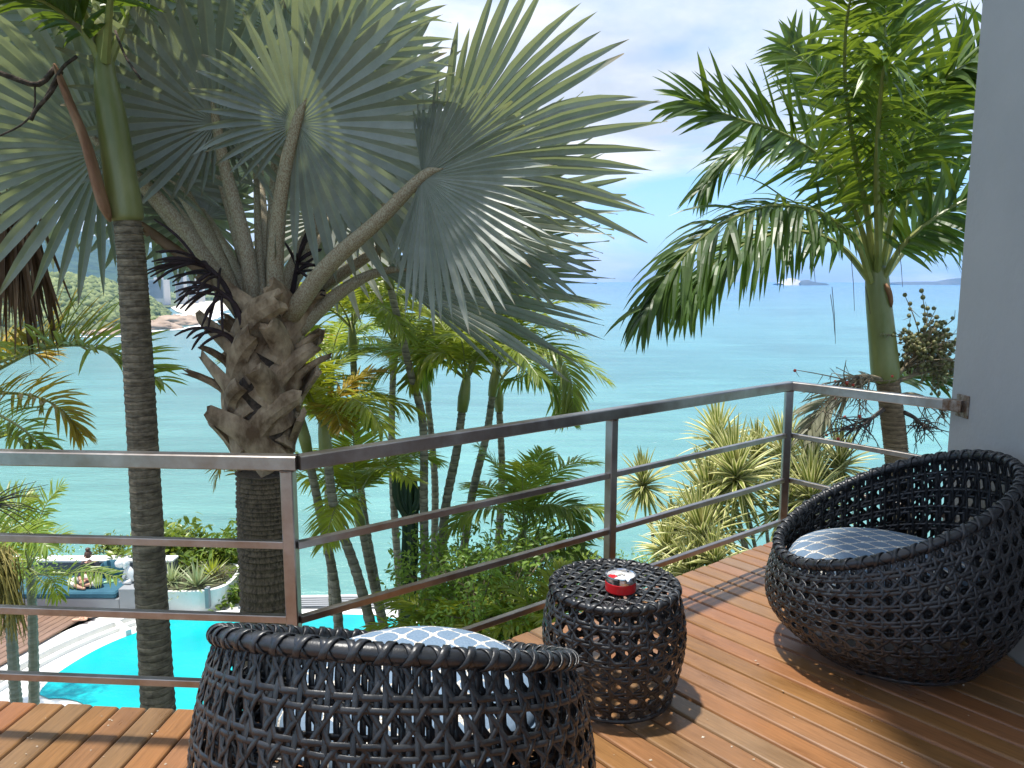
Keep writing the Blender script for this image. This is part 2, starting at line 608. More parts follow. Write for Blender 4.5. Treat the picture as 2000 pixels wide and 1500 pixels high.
M['fan'] = fan_mat()
M['petiole'] = pm('brown_flecked_petiole', (.27, .19, .11), (.45, .40, .28), scale=150, rough=.75, stretch=(1, 1, .45), bump=.3, pos=(.42, .56))
M['boot'] = pm('grey_brown_leaf_base', (.14, .085, .045), (.50, .375, .245), scale=9, rough=.9, stretch=(1, 1, .6), bump=.9, bscale=70)
M['boot_dark'] = pm('dark_torn_fibre', (.035, .025, .018), (.11, .08, .06), scale=30, rough=.95, bump=.9)
M['bark'] = pm('ringed_palm_bark', (.085, .068, .045), (.25, .205, .14), scale=12, rough=.92, stretch=(1, 1, 2.2), bump=.8, bscale=45, ring=6.5)
M['bark2'] = pm('brown_ringed_bark', (.14, .10, .06), (.27, .20, .12), scale=12, rough=.9, stretch=(1, 1, 3), bump=.7, bscale=45, ring=9)
M['bark_thick'] = pm('dark_fissured_bark', (.05, .037, .022), (.19, .14, .085), scale=26, rough=.95, stretch=(2.2, 2.2, .5), bump=1.0, bscale=34)
M['crownshaft'] = pm('waxy_green_crownshaft', (.15, .17, .045), (.25, .265, .105), scale=5, rough=.35, spec=.5, stretch=(1, 1, .35))
M['sheath'] = pm('dry_orange_brown_sheath', (.20, .09, .045), (.36, .20, .11), scale=9, rough=.8, bump=.4, stretch=(1, 1, .3))
M['frond_fresh'] = leaf_mat('fresh_green_palm_leaflet', (.065, .12, .018), (.135, .19, .03), (.26, .36, .03), tw=.32, rough=.38, scale=2.5, rand=.22, spec=.5, hue=.012)
M['frond'] = leaf_mat('deep_green_palm_leaflet', (.04, .085, .016), (.085, .155, .03), (.20, .30, .02), tw=.30, rough=.40, scale=2.5, rand=.22, spec=.6, hue=.012)
M['frond_light'] = leaf_mat('bright_green_palm_leaflet', (.19, .26, .03), (.34, .37, .05), (.52, .56, .04), tw=.40, rough=.35, scale=2.5, rand=.22, spec=.5, hue=.015)
M['frond_mid'] = leaf_mat('mid_green_palm_leaflet', (.12, .19, .028), (.25, .30, .05), (.44, .52, .05), tw=.40, rough=.36, scale=2.5, rand=.3, spec=.5, hue=.02)
M['frond_gold'] = leaf_mat('yellowing_palm_leaflet', (.13, .15, .02), (.46, .29, .03), (.5, .38, .03), tw=.33, rough=.4, scale=2.0, rand=.2)
M['frond_grey'] = leaf_mat('drying_grey_green_leaflet', (.12, .13, .075), (.26, .25, .17), (.26, .27, .12), tw=.25, rough=.5, scale=3, rand=.2)
M['rachis'] = pm('yellow_green_rachis', (.19, .23, .06), (.29, .30, .10), scale=6, rough=.4)
M['stem'] = pm('pale_ringed_stem', (.15, .135, .09), (.34, .31, .23), scale=10, rough=.85, stretch=(1, 1, 3), bump=.4, ring=3.8)
M['stem_green'] = pm('grey_green_stem', (.18, .21, .15), (.29, .31, .24), scale=8, rough=.7, stretch=(1, 1, 5))
M['dead'] = leaf_mat('dead_brown_leaf', (.10, .055, .030), (.24, .15, .085), (.2, .11, .05), tw=.12, rough=.8, scale=5, rand=.1)
M['flower'] = pm('dark_purple_flower_spike', (.022, .012, .014), (.05, .026, .03), scale=30, rough=.7, bump=.5)
M['berry_green'] = pm('olive_green_fruit', (.10, .11, .035), (.20, .19, .07), scale=30, rough=.5)
M['berry_red'] = pm('red_fruit', (.36, .03, .02), (.45, .06, .03), scale=20, rough=.4)
M['twig'] = pm('grey_brown_twig', (.14, .11, .07), (.27, .22, .14), scale=15, rough=.85)
M['twig_dark'] = pm('dark_dry_twig', (.045, .04, .035), (.09, .07, .06), scale=15, rough=.85)
M['cactus'] = pm('dark_green_cactus', (.015, .042, .018), (.035, .075, .03), scale=8, rough=.55, bump=.3)


def stripe_leaf():
    m, ns, ls, b, out = base_mat('yellow_edged_dracaena_leaf')
    b.inputs['Roughness'].default_value = .4
    at = N(ns, 'ShaderNodeAttribute'); at.attribute_name = 'edge'
    oi = N(ns, 'ShaderNodeObjectInfo')
    r = ramp(ns, [(.18, (.17, .23, .04)), (.36, (.36, .39, .10)), (.50, (.76, .71, .30)), (1, (.84, .80, .46))])
    ls.new(at.outputs['Fac'], r.inputs[0])
    hs = N(ns, 'ShaderNodeHueSaturation')
    mr = N(ns, 'ShaderNodeMapRange', i_3=.78, i_4=1.08)
    ls.new(oi.outputs['Random'], mr.inputs[0]); ls.new(mr.outputs[0], hs.inputs['Value'])
    ls.new(r.outputs[0], hs.inputs['Color'])
    ls.new(hs.outputs[0], b.inputs['Base Color'])
    tr = N(ns, 'ShaderNodeBsdfTranslucent'); ls.new(hs.outputs[0], tr.inputs[0])
    mx = N(ns, 'ShaderNodeMixShader'); mx.inputs[0].default_value = .3
    ls.new(b.outputs[0], mx.inputs[1]); ls.new(tr.outputs[0], mx.inputs[2]); ls.new(mx.outputs[0], out.inputs[0])
    return m


M['dracaena'] = stripe_leaf()
M['shrub'] = leaf_mat('fresh_green_shrub_leaf', (.14, .25, .035), (.30, .41, .07), (.42, .54, .05), tw=.3, rough=.4, scale=4, rand=.25, hue=.02)
M['hedge'] = leaf_mat('glossy_hedge_leaf', (.05, .11, .015), (.20, .26, .03), (.28, .36, .03), tw=.28, rough=.35, scale=3, rand=.2, hue=.02)
M['soil'] = pm('planted_hillside_soil', (.045, .06, .02), (.10, .09, .05), scale=3, rough=.95, bump=.8)
M['white'] = pm('white_pool_plaster', (.70, .70, .66), (.78, .78, .74), scale=2, rough=.7, bump=.1)
M['paving'] = pm('pale_stone_paving', (.46, .45, .42), (.60, .59, .55), scale=9, rough=.8, bump=.2)
M['bench'] = pm('grey_concrete_paint', (.25, .265, .275), (.29, .30, .31), scale=2, rough=.8)
M['bench_dark'] = pm('dark_grey_paint', (.10, .108, .12), (.125, .133, .145), scale=2, rough=.8)
M['blue'] = pm('teal_outdoor_canvas', (.022, .095, .14), (.035, .125, .175), scale=6, rough=.9, bump=.3)
M['sculpt'] = pm('white_gloss_resin', (.72, .72, .70), (.78, .78, .76), rough=.3)
M['skin'] = pm('skin', (.46, .25, .165), (.52, .29, .19), scale=12, rough=.5)
M['hair'] = pm('brown_hair', (.055, .028, .018), (.11, .055, .035), scale=60, rough=.5, stretch=(1, 1, .2))
M['top'] = pm('dark_navy_cloth', (.012, .014, .022), (.022, .024, .035), scale=20, rough=.9)
M['trouser'] = pm('pale_linen', (.55, .52, .46), (.66, .63, .57), scale=12, rough=.9, bump=.3)
M['eye'] = pm('dark_eye', (.01, .008, .006), rough=.2)
M['lip'] = pm('lips', (.40, .12, .10), rough=.5)
M['maroon'] = pm('maroon_cover', (.12, .02, .035), (.16, .03, .05), rough=.6)
M['tan'] = pm('tan_leather', (.62, .36, .24), (.70, .42, .29), rough=.6)
M['lime'] = pm('mint_rubber', (.42, .72, .40), (.5, .78, .46), rough=.5)
M['sand'] = pm('pale_beach_sand', (.62, .55, .43), (.72, .66, .55), scale=.02, rough=.95, coords='Object')
M['rock'] = pm('pinkish_granite', (.24, .17, .12), (.46, .35, .26), scale=.035, rough=.9, bump=1, bscale=.2)
M['isle'] = pm('island_scrub_rock', (.05, .065, .05), (.13, .13, .11), scale=.006, rough=.95)
M['isle_rock'] = pm('bare_white_rock', (.45, .42, .38), (.6, .57, .53), scale=.01, rough=.95)
M['forest_far'] = pm('atlantic_forest_canopy', (.016, .040, .018), (.05, .09, .035), scale=.03, rough=.95, detail=10, bump=1.0, bscale=.06)
M['forest_near'] = pm('coastal_forest_canopy', (.055, .085, .025), (.19, .215, .08), scale=.11, rough=.95, detail=10, rand=.25)
M['tower'] = pm('pale_tower_render', (.55, .54, .52), (.62, .61, .59), scale=.05, rough=.8)
M['tower_win'] = pm('tower_window_band', (.10, .13, .16), (.16, .19, .22), scale=.2, rough=.3)


def water_mat(name, near, mid, far, wave, rough, dist=(60, 500, 2500), foam=False):
    m, ns, ls, b, out = base_mat(name)
    b.inputs['Roughness'].default_value = rough
    b.inputs['IOR'].default_value = 1.33
    tc = N(ns, 'ShaderNodeTexCoord')
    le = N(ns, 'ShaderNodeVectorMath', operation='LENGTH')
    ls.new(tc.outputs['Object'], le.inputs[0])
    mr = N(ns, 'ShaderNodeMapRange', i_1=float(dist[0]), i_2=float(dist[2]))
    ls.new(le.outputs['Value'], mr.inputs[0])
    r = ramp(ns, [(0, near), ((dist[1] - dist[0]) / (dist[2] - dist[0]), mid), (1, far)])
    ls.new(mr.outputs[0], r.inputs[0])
    # sand banks: broad paler and deeper patches
    no = N(ns, 'ShaderNodeTexNoise', i_Scale=.009, i_Detail=4.0)
    ls.new(tc.outputs['Object'], no.inputs['Vector'])
    hv = N(ns, 'ShaderNodeMapRange', i_1=.3, i_2=.7, i_3=.82, i_4=1.15)
    ls.new(no.outputs['Fac'], hv.inputs[0])
    hs = N(ns, 'ShaderNodeHueSaturation')
    ls.new(hv.outputs[0], hs.inputs['Value']); ls.new(r.outputs[0], hs.inputs['Color'])
    outc = hs.outputs[0]
    mpw = N(ns, 'ShaderNodeMapping'); mpw.inputs['Scale'].default_value = (.55, 1.0, 1)
    mpw.inputs['Rotation'].default_value = (0, 0, .35)
    ls.new(tc.outputs['Object'], mpw.inputs[0])
    w1 = N(ns, 'ShaderNodeTexNoise', i_Scale=wave, i_Detail=7.0, i_Roughness=.62)
    ls.new(mpw.outputs[0], w1.inputs['Vector'])
    if foam:
        fo = N(ns, 'ShaderNodeTexNoise', i_Scale=.11, i_Detail=8.0, i_Roughness=.7)
        ls.new(mpw.outputs[0], fo.inputs['Vector'])
        fr = ramp(ns, [(.685, (0, 0, 0)), (.73, (.8, .8, .8))])
        ls.new(fo.outputs['Fac'], fr.inputs[0])
        fm = N(ns, 'ShaderNodeMix', data_type='RGBA')
        fm.inputs['B'].default_value = (.75, .78, .78, 1)
        ls.new(fr.outputs[0], fm.inputs['Factor']); ls.new(outc, fm.inputs['A'])
        outc = fm.outputs['Result']
    ls.new(outc, b.inputs['Base Color'])
    hgt = w1.outputs['Fac']
    if foam:
        st = N(ns, 'ShaderNodeMapping'); st.inputs['Scale'].default_value = (.25, 1.4, 1); st.inputs['Rotation'].default_value = (0, 0, .12)
        ls.new(tc.outputs['Object'], st.inputs[0])
        w2 = N(ns, 'ShaderNodeTexNoise', i_Scale=.055, i_Detail=8.0, i_Roughness=.68)
        ls.new(st.outputs[0], w2.inputs['Vector'])
        sr = ramp(ns, [(.34, (.80, .83, .84)), (.52, (1, 1, 1)), (.70, (1.22, 1.18, 1.15))])
        ls.new(w2.outputs['Fac'], sr.inputs[0])
        sm = N(ns, 'ShaderNodeMix', data_type='RGBA', blend_type='MULTIPLY'); sm.inputs['Factor'].default_value = 1
        ls.new(outc, sm.inputs['A']); ls.new(sr.outputs[0], sm.inputs['B'])
        outc = sm.outputs['Result']
        ls.new(outc, b.inputs['Base Color'])
        ad = N(ns, 'ShaderNodeMath', operation='MULTIPLY_ADD', i_1=1.6)
        ls.new(w2.outputs['Fac'], ad.inputs[0]); ls.new(w1.outputs['Fac'], ad.inputs[2])
        hgt = ad.outputs[0]
    else:
        vo = N(ns, 'ShaderNodeTexVoronoi', feature='SMOOTH_F1', i_Scale=1.5)
        dst = N(ns, 'ShaderNodeMix', data_type='VECTOR'); dst.inputs['Factor'].default_value = .35
        ls.new(tc.outputs['Object'], dst.inputs['A']); ls.new(w1.outputs['Color'], dst.inputs['B'])
        ls.new(dst.outputs['Result'], vo.inputs['Vector'])
        sr = ramp(ns, [(.0, (.70, .78, .80)), (.40, (1, 1, 1)), (.8, (3.5, 1.35, 1.3))])  # ripple light and caustics painted into the pool colour
        ls.new(vo.outputs['Distance'], sr.inputs[0])
        sm = N(ns, 'ShaderNodeMix', data_type='RGBA', blend_type='MULTIPLY'); sm.inputs['Factor'].default_value = 1
        ls.new(outc, sm.inputs['A']); ls.new(sr.outputs[0], sm.inputs['B'])
        ls.new(sm.outputs['Result'], b.inputs['Base Color'])
    bp = N(ns, 'ShaderNodeBump', i_Strength=.8 if foam else .55, i_Distance=1.1 if foam else .03)
    ls.new(hgt, bp.inputs['Height'])
    ls.new(bp.outputs[0], b.inputs['Normal'])
    return m


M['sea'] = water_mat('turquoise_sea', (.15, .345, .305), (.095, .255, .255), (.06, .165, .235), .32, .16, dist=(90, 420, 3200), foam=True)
M['pool'] = water_mat('cyan_pool_water', (.004, .40, .42), (.004, .40, .42), (.004, .40, .42), 2.2, .06, dist=(1, 50, 100))
# ================================================================== SETTING: sea, coast, terrain
def grid_obj(name, fx, nx, ny, mat, smooth=True):
    V = []
    for j in range(ny):
        for i in range(nx):
            V.append(fx(i / (nx - 1), j / (ny - 1)))
    idx = np.arange(nx * ny).reshape(ny, nx)
    Fq = np.stack([idx[:-1, :-1], idx[:-1, 1:], idx[1:, 1:], idx[1:, :-1]], -1).reshape(-1, 4)
    return np_obj(name, V, Fq, mat, None, smooth)


SEA_Z = -48.0
EYE_SEA = H_EYE - SEA_Z
mb = MB()
ring = [(12500 * math.cos(2 * math.pi * k / 96), 12500 * math.sin(2 * math.pi * k / 96), SEA_Z) for k in range(96)]
mb.add(ring, [tuple(range(96))])
tag(mb.build('sea', M['sea']), kind='structure')


def fbm(x, y, z=0.0, o=5):
    return noise.fractal(Vector((x, y, z)), 1.0, 2.0, o)


# the far mountain range behind the bay: skyline read along the photo, 2.6-4 km away
sky_u = [-700, -300, -60, 60, 140, 200, 283, 350, 420, 500, 600, 680, 740, 790, 835, 870]
sky_v = [408, 405, 402, 410, 440, 462, 480, 497, 505, 498, 502, 520, 545, 560, 571, 577]
def far_mtn(s, t):
    u = -700 + s * 1575
    vtop = float(np.interp(u, sky_u, sky_v)) + 5 * fbm(u * .02, 3.1) + 2.0 * fbm(u * .11, 7.7)
    Yb, Yt = 2560.0, 3500.0
    Y = Yb + (Yt - Yb) * t
    x = (u - 1000) / FPX * Y
    ztop = EYE_SEA + (545 - vtop) / FPX * Yt * 1.0
    prof = (t ** .85)
    z = SEA_Z + 2 + (ztop - 2) * prof
    z += (14 * fbm(x * .004, Y * .004) + 5 * fbm(x * .018, Y * .018)) * min(1, t * 3) * (1 - .75 * (t > .93)) * min(1, ztop / 120)
    return (x, Y, max(z, SEA_Z - 1))
tag(grid_obj('mountain', far_mtn, 330, 90, M['forest_far']), kind='structure')

# beach strip under the far range and the nearer bay beach
def strip(name, uv, m, z, kind='structure'):
    b = MB()
    P = [PZ(u, v, z) for u, v in uv]
    b.prism([(p.x, p.y) for p in P], z - 1, z)
    return tag(b.build(name, m), kind=kind)


strip('beach', [(470, 582), (600, 573.5), (760, 571.5), (835, 572), (840, 574), (760, 576), (690, 579), (600, 589), (540, 597), (470, 600)], M['sand'], SEA_Z + 1.0)
strip('beach', [(330, 598), (350, 592), (400, 586), (480, 583), (480, 598), (425, 606), (400, 618), (372, 616), (345, 608)], M['sand'], SEA_Z + 1.4)
# flat behind the near beach
strip('coastal_plain', [(240, 592), (240, 574), (480, 573), (480, 584.5), (400, 587.5), (350, 594), (330, 600)], M['forest_near'], SEA_Z + 2.4)

# nearer wooded headland
hl_u = [-800, -100, 60, 130, 210, 260, 300, 325, 345]
hl_v = [500, 515, 533, 535, 545, 560, 580, 600, 622]
hb_u = [-800, -100, 120, 220, 300, 350]
hb_v = [700, 672, 655, 645, 638, 630]
def headland(s, t):
    u = -800 + s * 1150
    vb = float(np.interp(u, hb_u, hb_v))
    vt = float(np.interp(u, hl_u, hl_v)) + 7 + 2.5 * fbm(u * .05, 1.2)
    Yb = EYE_SEA * FPX / (vb - 545)
    Yt = Yb + 330
    Y = Yb + (Yt - Yb) * t
    x = (u - 1000) / FPX * Y
    zt = H_EYE + (545 - vt) / FPX * Yt
    z = SEA_Z + (zt - SEA_Z) * math.sin(t * math.pi / 2) ** .8
    z += (3.2 * fbm(x * .025, Y * .025) + 1.5 * fbm(x * .1, Y * .1)) * min(1, t * 4)
    return (x, Y, z)
hd = grid_obj('headland', headland, 150, 60, M['forest_near'])
tag(hd, kind='structure')
# canopy of single crowns on the headland: too many to count
rng = random.Random(5)
ico_v = [(0, 0, 1)] + [(math.cos(a) * .85, math.sin(a) * .85, .35) for a in [k * math.pi / 3 for k in range(6)]] + [(math.cos(a) * .8, math.sin(a) * .8, -.5) for a in [k * math.pi / 3 + .5 for k in range(6)]]
ico_f = [(0, 1 + k, 1 + (k + 1) % 6) for k in range(6)] + [(1 + k, 7 + k, 1 + (k + 1) % 6) for k in range(6)] + [(1 + (k + 1) % 6, 7 + k, 7 + (k + 1) % 6) for k in range(6)]
fo = MB()
for i in range(4200):
    s, t = rng.uniform(.45, 1), rng.uniform(.06, 1)
    p = headland(s, t)
    r = rng.uniform(3.0, 7.5)
    a = rng.random() * 6.3
    ca, sa = math.cos(a) * r * rng.uniform(.8, 1.25), math.sin(a) * r
    rr = [rng.uniform(.7, 1.2) for _ in ico_v]
    fo.add([(p[0] + (x * ca - y * sa) * q, p[1] + (x * sa + y * ca) * q, p[2] + z * r * .85 * q + 1) for (x, y, z), q in zip(ico_v, rr)], ico_f)
for i in range(1100):                        # trees on the flat behind the beach
    p = PZ(rng.uniform(240, 480), rng.uniform(574.5, 586), SEA_Z + 2)
    r = rng.uniform(4, 9)
    rr = [rng.uniform(.7, 1.2) for _ in ico_v]
    fo.add([(p.x + x * r * q, p.y + y * r * q, p.z + z * r * q + 3) for (x, y, z), q in zip(ico_v, rr)], ico_f)
tag(fo.build('forest', M['forest_near'], smooth=True), kind='stuff')

# granite at the headland foot, three big slabs
def boulder(name, u, v, rx, ry, rz, seed, label, m, zb=SEA_Z, grp=None):
    p = PZ(u, v, zb)
    nu, nv = 40, 16
    V = []
    for j in range(nv + 1):
        th = (math.pi / 2) * j / nv
        for i in range(nu):
            a = 2 * math.pi * i / nu
            q = 1 + .22 * fbm(math.cos(a) * 1.6 + seed, math.sin(a) * 1.6, th * 1.5) + .10 * fbm(math.cos(a) * 5 + seed, math.sin(a) * 5, th * 5)
            V.append((p.x + rx * math.cos(th) * math.cos(a) * q, p.y + ry * math.cos(th) * math.sin(a) * q, zb - 1 + rz * math.sin(th) * q))
    idx = np.arange((nv + 1) * nu).reshape(nv + 1, nu)
    Fq = np.stack([idx[:-1], np.roll(idx[:-1], -1, 1), np.roll(idx[1:], -1, 1), idx[1:]], -1).reshape(-1, 4)
    o = np_obj(name, V, Fq, m, None, True)
    tag(o, label, 'rock', grp)
    return o
G_ROCK = 'granite slabs at the foot of the headland'
boulder('coastal_rock', 345, 634, 30, 22, 11, 2.2, 'largest pinkish granite slab sloping into the sea below the wooded headland', M['rock'], grp=G_ROCK)
boulder('coastal_rock', 388, 629, 15, 12, 4.5, 5.1, 'low pinkish granite slab reaching out nearest the beach surf', M['rock'], grp=G_ROCK)
boulder('coastal_rock', 300, 642, 30, 18, 9, 8.4, 'pinkish granite slab beside the ringed palm trunk, under the headland trees', M['rock'], grp=G_ROCK)
boulder('coastal_rock', 228, 652, 34, 16, 6, 3.4, 'low shore granite left of the ringed palm trunk', M['rock'], grp=G_ROCK)

# surf along the shore: nobody could count it
sf = MB()
def surf(path, w, seed):
    P = [PZ(u, v, SEA_Z + .35) for u, v in path]
    P = spline(P, 70)
    L, R_ = [], []
    for i, p in enumerate(P):
        t = (P[min(i + 1, 69)] - P[max(i - 1, 0)]).normalized()
        n = Vector((-t.y, t.x, 0))
        k = w * (1 + .7 * fbm(i * .21 + seed, seed))
        o = 3 * fbm(i * .13, seed * 2)
        L.append(p + n * (k + o)); R_.append(p - n * (k - o))
    V = L + R_
    sf.add(V, [(i, i + 1, 70 + i + 1, 70 + i) for i in range(69)])
surf([(150, 657), (230, 657), (300, 646.5), (350, 643), (400, 634), (420, 628)], 5, 1.0)
surf([(352, 613), (372, 618), (400, 619.5), (425, 608), (470, 600.5), (540, 597.5)], 10, 2.0)
surf([(540, 598), (600, 590), (690, 580), (760, 576.7), (838, 574.5)], 18, 3.0)
surf([(395, 627), (420, 620), (440, 612)], 6, 5.0)
tag(sf.build('surf', pm('white_surf', (.78, .79, .79), (.85, .86, .86), scale=.05, rough=.9)), kind='stuff')


# high-rise hotels behind the beach
def tower(u0, u1, v0, v1, Y, label, floors):
    a, b_ = PY(u0, v1, Y), PY(u1, v0, Y)
    w, h = b_.x - a.x, b_.z - a.z
    c = Vector(((a.x + b_.x) / 2, Y, a.z))
    root = thing('apartment_tower', c, label, 'building', 'high-rise blocks behind the beach')
    body = MB(); body.box((c.x, Y, a.z + h / 2 - 6), (w, w * .9, h + 12)); body.build('wall', M['tower'], root)
    r = MB(); r.box((c.x, Y, a.z + h + 2.2), (w * .45, w * .4, 4.4)); r.build('roof', M['tower'], root)
    first = None
    for k in range(floors):
        if first is None:
            wb = MB(); wb.box((c.x, Y - w * .45 - .15, a.z + h * .04), (w * .86, .5, h / floors * .5))
            first = wb.build('window', M['tower_win'], root)
        else:
            o = first.copy(); col.objects.link(o); o.location.z = h * .95 * k / floors
    return root
tower(297, 325, 546, 583, 1420, 'pinkish white tower block highest beside the ringed palm trunk', 16)
tower(284, 297, 556, 580, 1440, 'low pale block just left of the tallest tower', 8)
tower(347, 361, 536, 584, 1500, 'slim white tower block right of the tallest one, behind dark flower spikes', 18)
tower(371, 383, 541, 580, 1560, 'narrow pale tower block third from the ringed palm trunk', 15)
tower(388, 397, 548, 578, 1600, 'thin pale tower block nearest the thick palm', 12)
tower(601, 612, 561, 576, 2500, 'lone distant pale tower block on the far beach right of the thick palm', 8)

# islands on the horizon
def island(uvs, Y, depth, m, seed):
    us = [a for a, _ in uvs]; vs_ = [b_ for _, b_ in uvs]
    def f(s, t):
        u = us[0] + s * (us[-1] - us[0])
        vt = float(np.interp(u, us, vs_)) + .5 * fbm(u * .2, seed)
        x = (u - 1000) / FPX * Y
        zt = H_EYE + (545 - vt) / FPX * Y
        return (x, Y + (t - .5) * depth, SEA_Z - 2 + max(0, zt - SEA_Z + 2) * math.sin(math.pi * t) ** .6)
    return grid_obj('island', f, 60, 12, m)
tag(island([(1516, 553), (1524, 549), (1533, 544), (1541, 542.5), (1550, 546), (1560, 552)], 6500, 300, M['isle_rock'], 1), kind='structure')
tag(island([(1552, 553), (1562, 547.5), (1572, 546.5), (1584, 550.5), (1606, 553)], 6400, 200, M['isle'], 2), kind='structure')
tag(island([(1730, 554), (1745, 550.5), (1790, 550), (1830, 549.5), (1850, 545), (1866, 543), (1890, 543), (1960, 536), (2060, 541), (2120, 553)], 7000, 500, M['isle'], 3), kind='structure')
tag(island([(1010, 553), (1040, 551), (1100, 551.5), (1160, 553)], 9000, 300, M['isle'], 4), kind='structure')

# the planted slope under the house, falling to the sea
POOL_Z = -4.90
def slope(s, t):
    x = -34 + s * 66
    y = -6 + t * 78
    # left terrace platform, right side falls away
    e = 1 / (1 + math.exp(-(x + .6) * 1.1))
    zl = POOL_Z - .35 if y < 16.4 else POOL_Z - .35 - (y - 16.4) * 1.4
    zr = -2.6 - max(0, y - 4) * .42 - max(0, y - 9.5) * 1.3
    z = zl * (1 - e) + zr * e
    if y < 3.0: z = min(z, -2.6) if x > -1 else min(z, POOL_Z - .35)
    z += .18 * fbm(x * .7, y * .7) * (1 if x > -1.5 else .2 if y > 16.4 else 0)
    return (x, y, max(z, SEA_Z - 3))
tag(grid_obj('hillside', slope, 120, 140, M['soil']), kind='structure')

# ================================================================== LOWER TERRACE
zW = POOL_Z
# white pool basin (ledge) and the water on it
out_px = [(-260, 1440), (-60, 1352), (0, 1316), (60, 1282), (120, 1253), (180, 1228), (226, 1211), (258, 1201), (300, 1196), (380, 1188), (470, 1183), (600, 1182), (740, 1182), (860, 1190), (980, 1215), (1010, 1260), (930, 1420), (700, 1560), (250, 1640), (-200, 1640)]
P = [PZ(u, v, zW + .06) for u, v in out_px]
P2 = [PZ(u - (24 if 1 <= i <= 6 else 0), v - (16 if 1 <= i <= 7 else 0), zW + .06) for i, (u, v) in enumerate(out_px)]
mb = MB(); mb.prism([(p.x, p.y) for p in P2], zW - 1.2, zW - .02)
tag(mb.build('pool_basin', M['white']), kind='structure')
wat_px = [(76, 1356), (84, 1342), (108, 1318), (140, 1296), (172, 1277), (205, 1260), (240, 1245), (262, 1237), (276, 1230), (290, 1222), (330, 1206), (380, 1201), (460, 1198), (600, 1199), (725, 1201), (770, 1208), (860, 1230), (900, 1270), (860, 1340), (700, 1450), (400, 1520), (260, 1470), (190, 1400), (170, 1380), (150, 1369), (120, 1364), (95, 1364)]
P = spline([PZ(u, v, zW) for u, v in wat_px], 110)
mb = MB(); mb.add([(p.x, p.y, zW) for p in P], [tuple(range(len(P)))])
w = mb.build('pool_water', M['pool']); tag(w, kind='structure')
# raised kerb round the outer edge of the basin
kp = [PZ(u, v, zW + .08) for u, v in out_px[1:9]]
kp = spline(kp, 40)
mb = MB()
for off_, h_, w_ in ((0, .10, .10), (-.27, .05, .05)):
    A, B_ = [], []
    for i, p in enumerate(kp):
        t = (kp[min(i + 1, 39)] - kp[max(i - 1, 0)]).normalized()
        n = Vector((-t.y, t.x, 0))
        A.append(p + n * (off_ + w_)); B_.append(p + n * (off_ - w_))
    vs = []
    for a, b_ in zip(A, B_):
        vs += [(a.x, a.y, zW - .15), (a.x, a.y, zW + h_), (b_.x, b_.y, zW + h_), (b_.x, b_.y, zW - .05)]
    fs = []
    for i in range(39):
        for k in range(3):
            fs.append((i * 4 + k, i * 4 + k + 1, i * 4 + 5 + k, i * 4 + 4 + k))
    mb.add(vs, fs)
tag(mb.build('pool_kerb', M['white']), kind='structure')
# notch wall where the ledge meets the deep water
mb = MB()
a, b_ = PZ(228, 1216, zW + .06), PZ(252, 1240, zW)
mb.bar((a.x, a.y, zW + .04), (b_.x, b_.y, zW + .04), .1, .12)
tag(mb.build('pool_step', M['white']), kind='structure')
# paved strip beyond the pool
strip('paving', [(440, 1196), (440, 1172), (600, 1162), (760, 1160), (900, 1164), (900, 1190), (740, 1185), (600, 1185)], M['paving'], zW - .03)
mb = MB()
for v in (1164, 1168, 1172, 1176, 1180):
    a, b_ = PZ(560, v + 2, zW), PZ(760, v - 1, zW)
    mb.bar((a.x, a.y, zW - .025), (b_.x, b_.y, zW - .025), .06, .03)
tag(mb.build('paving_joints', M['bench']), kind='structure')

# lower timber deck: planks running towards the pool edge
ld = bpy.data.objects.new('lower_deck', None); col.objects.link(ld)
ld['kind'] = 'structure'
d0, d1 = PZ(40, 1300, zW + .05), PZ(228, 1190, zW + .05)
dirp = (d1 - d0).normalized(); dirn = Vector((-dirp.y, dirp.x, 0))
edge_line = [PZ(u, v, zW + .05) for u, v in out_px[:9]]
def cut_len(o):                                     # where a plank meets the pool kerb
    best = None
    for i in range(len(edge_line) - 1):
        p, q = edge_line[i], edge_line[i + 1]
        d = q - p
        den = dirp.x * (-d.y) + dirp.y * d.x
        if abs(den) < 1e-6: continue
        wx, wy = p.x - o.x, p.y - o.y
        s_ = (wx * (-d.y) + wy * d.x) / den
        t_ = (dirp.x * wy - dirp.y * wx) / den
        if -.02 <= t_ <= 1.02 and (best is None or s_ < best): best = s_
    return best
YB = PZ(200, 1197, zW + .05).y
poly2 = [(q.x, q.y) for q in [PZ(u, v, zW + .05) for u, v in out_px]]
def inside(x, y):
    c = False
    for i in range(len(poly2)):
        (x1_, y1_), (x2_, y2_) = poly2[i], poly2[i - 1]
        if (y1_ > y) != (y2_ > y) and x < (x2_ - x1_) * (y - y1_) / (y2_ - y1_) + x1_: c = not c
    return c
for k in range(-30, 46):
    o = d0 + dirn * (k * .155)
    sB = (YB - o.y) / dirp.y
    runs, cur = [], None
    s_ = (7.5 - o.y) / dirp.y
    while s_ < sB:
        q = o + dirp * s_
        if not inside(q.x, q.y) and q.x < -5.2:
            cur = [s_, s_ + .04] if cur is None else [cur[0], s_ + .04]
        elif cur:
            runs.append(cur); cur = None
        s_ += .04
    if cur: runs.append([cur[0], sB])
    for s0, s1_ in runs[:1]:
        s0 = max(s0, s1_ - 6.5)
        if s1_ - s0 < .3: continue
        mbp = MB(); mbp.box((0, 0, 0), (.143, s1_ - s0 - .02, .04), bev=.006)
        b_ = link('plank', mbp.mesh('plank', M['deck_low']), ld)
        mid = o + dirp * ((s0 + s1_) / 2)
        b_.location = (mid.x, mid.y, zW + .03)
        b_.rotation_euler = (0, 0, math.atan2(dirp.y, dirp.x) - math.pi / 2)

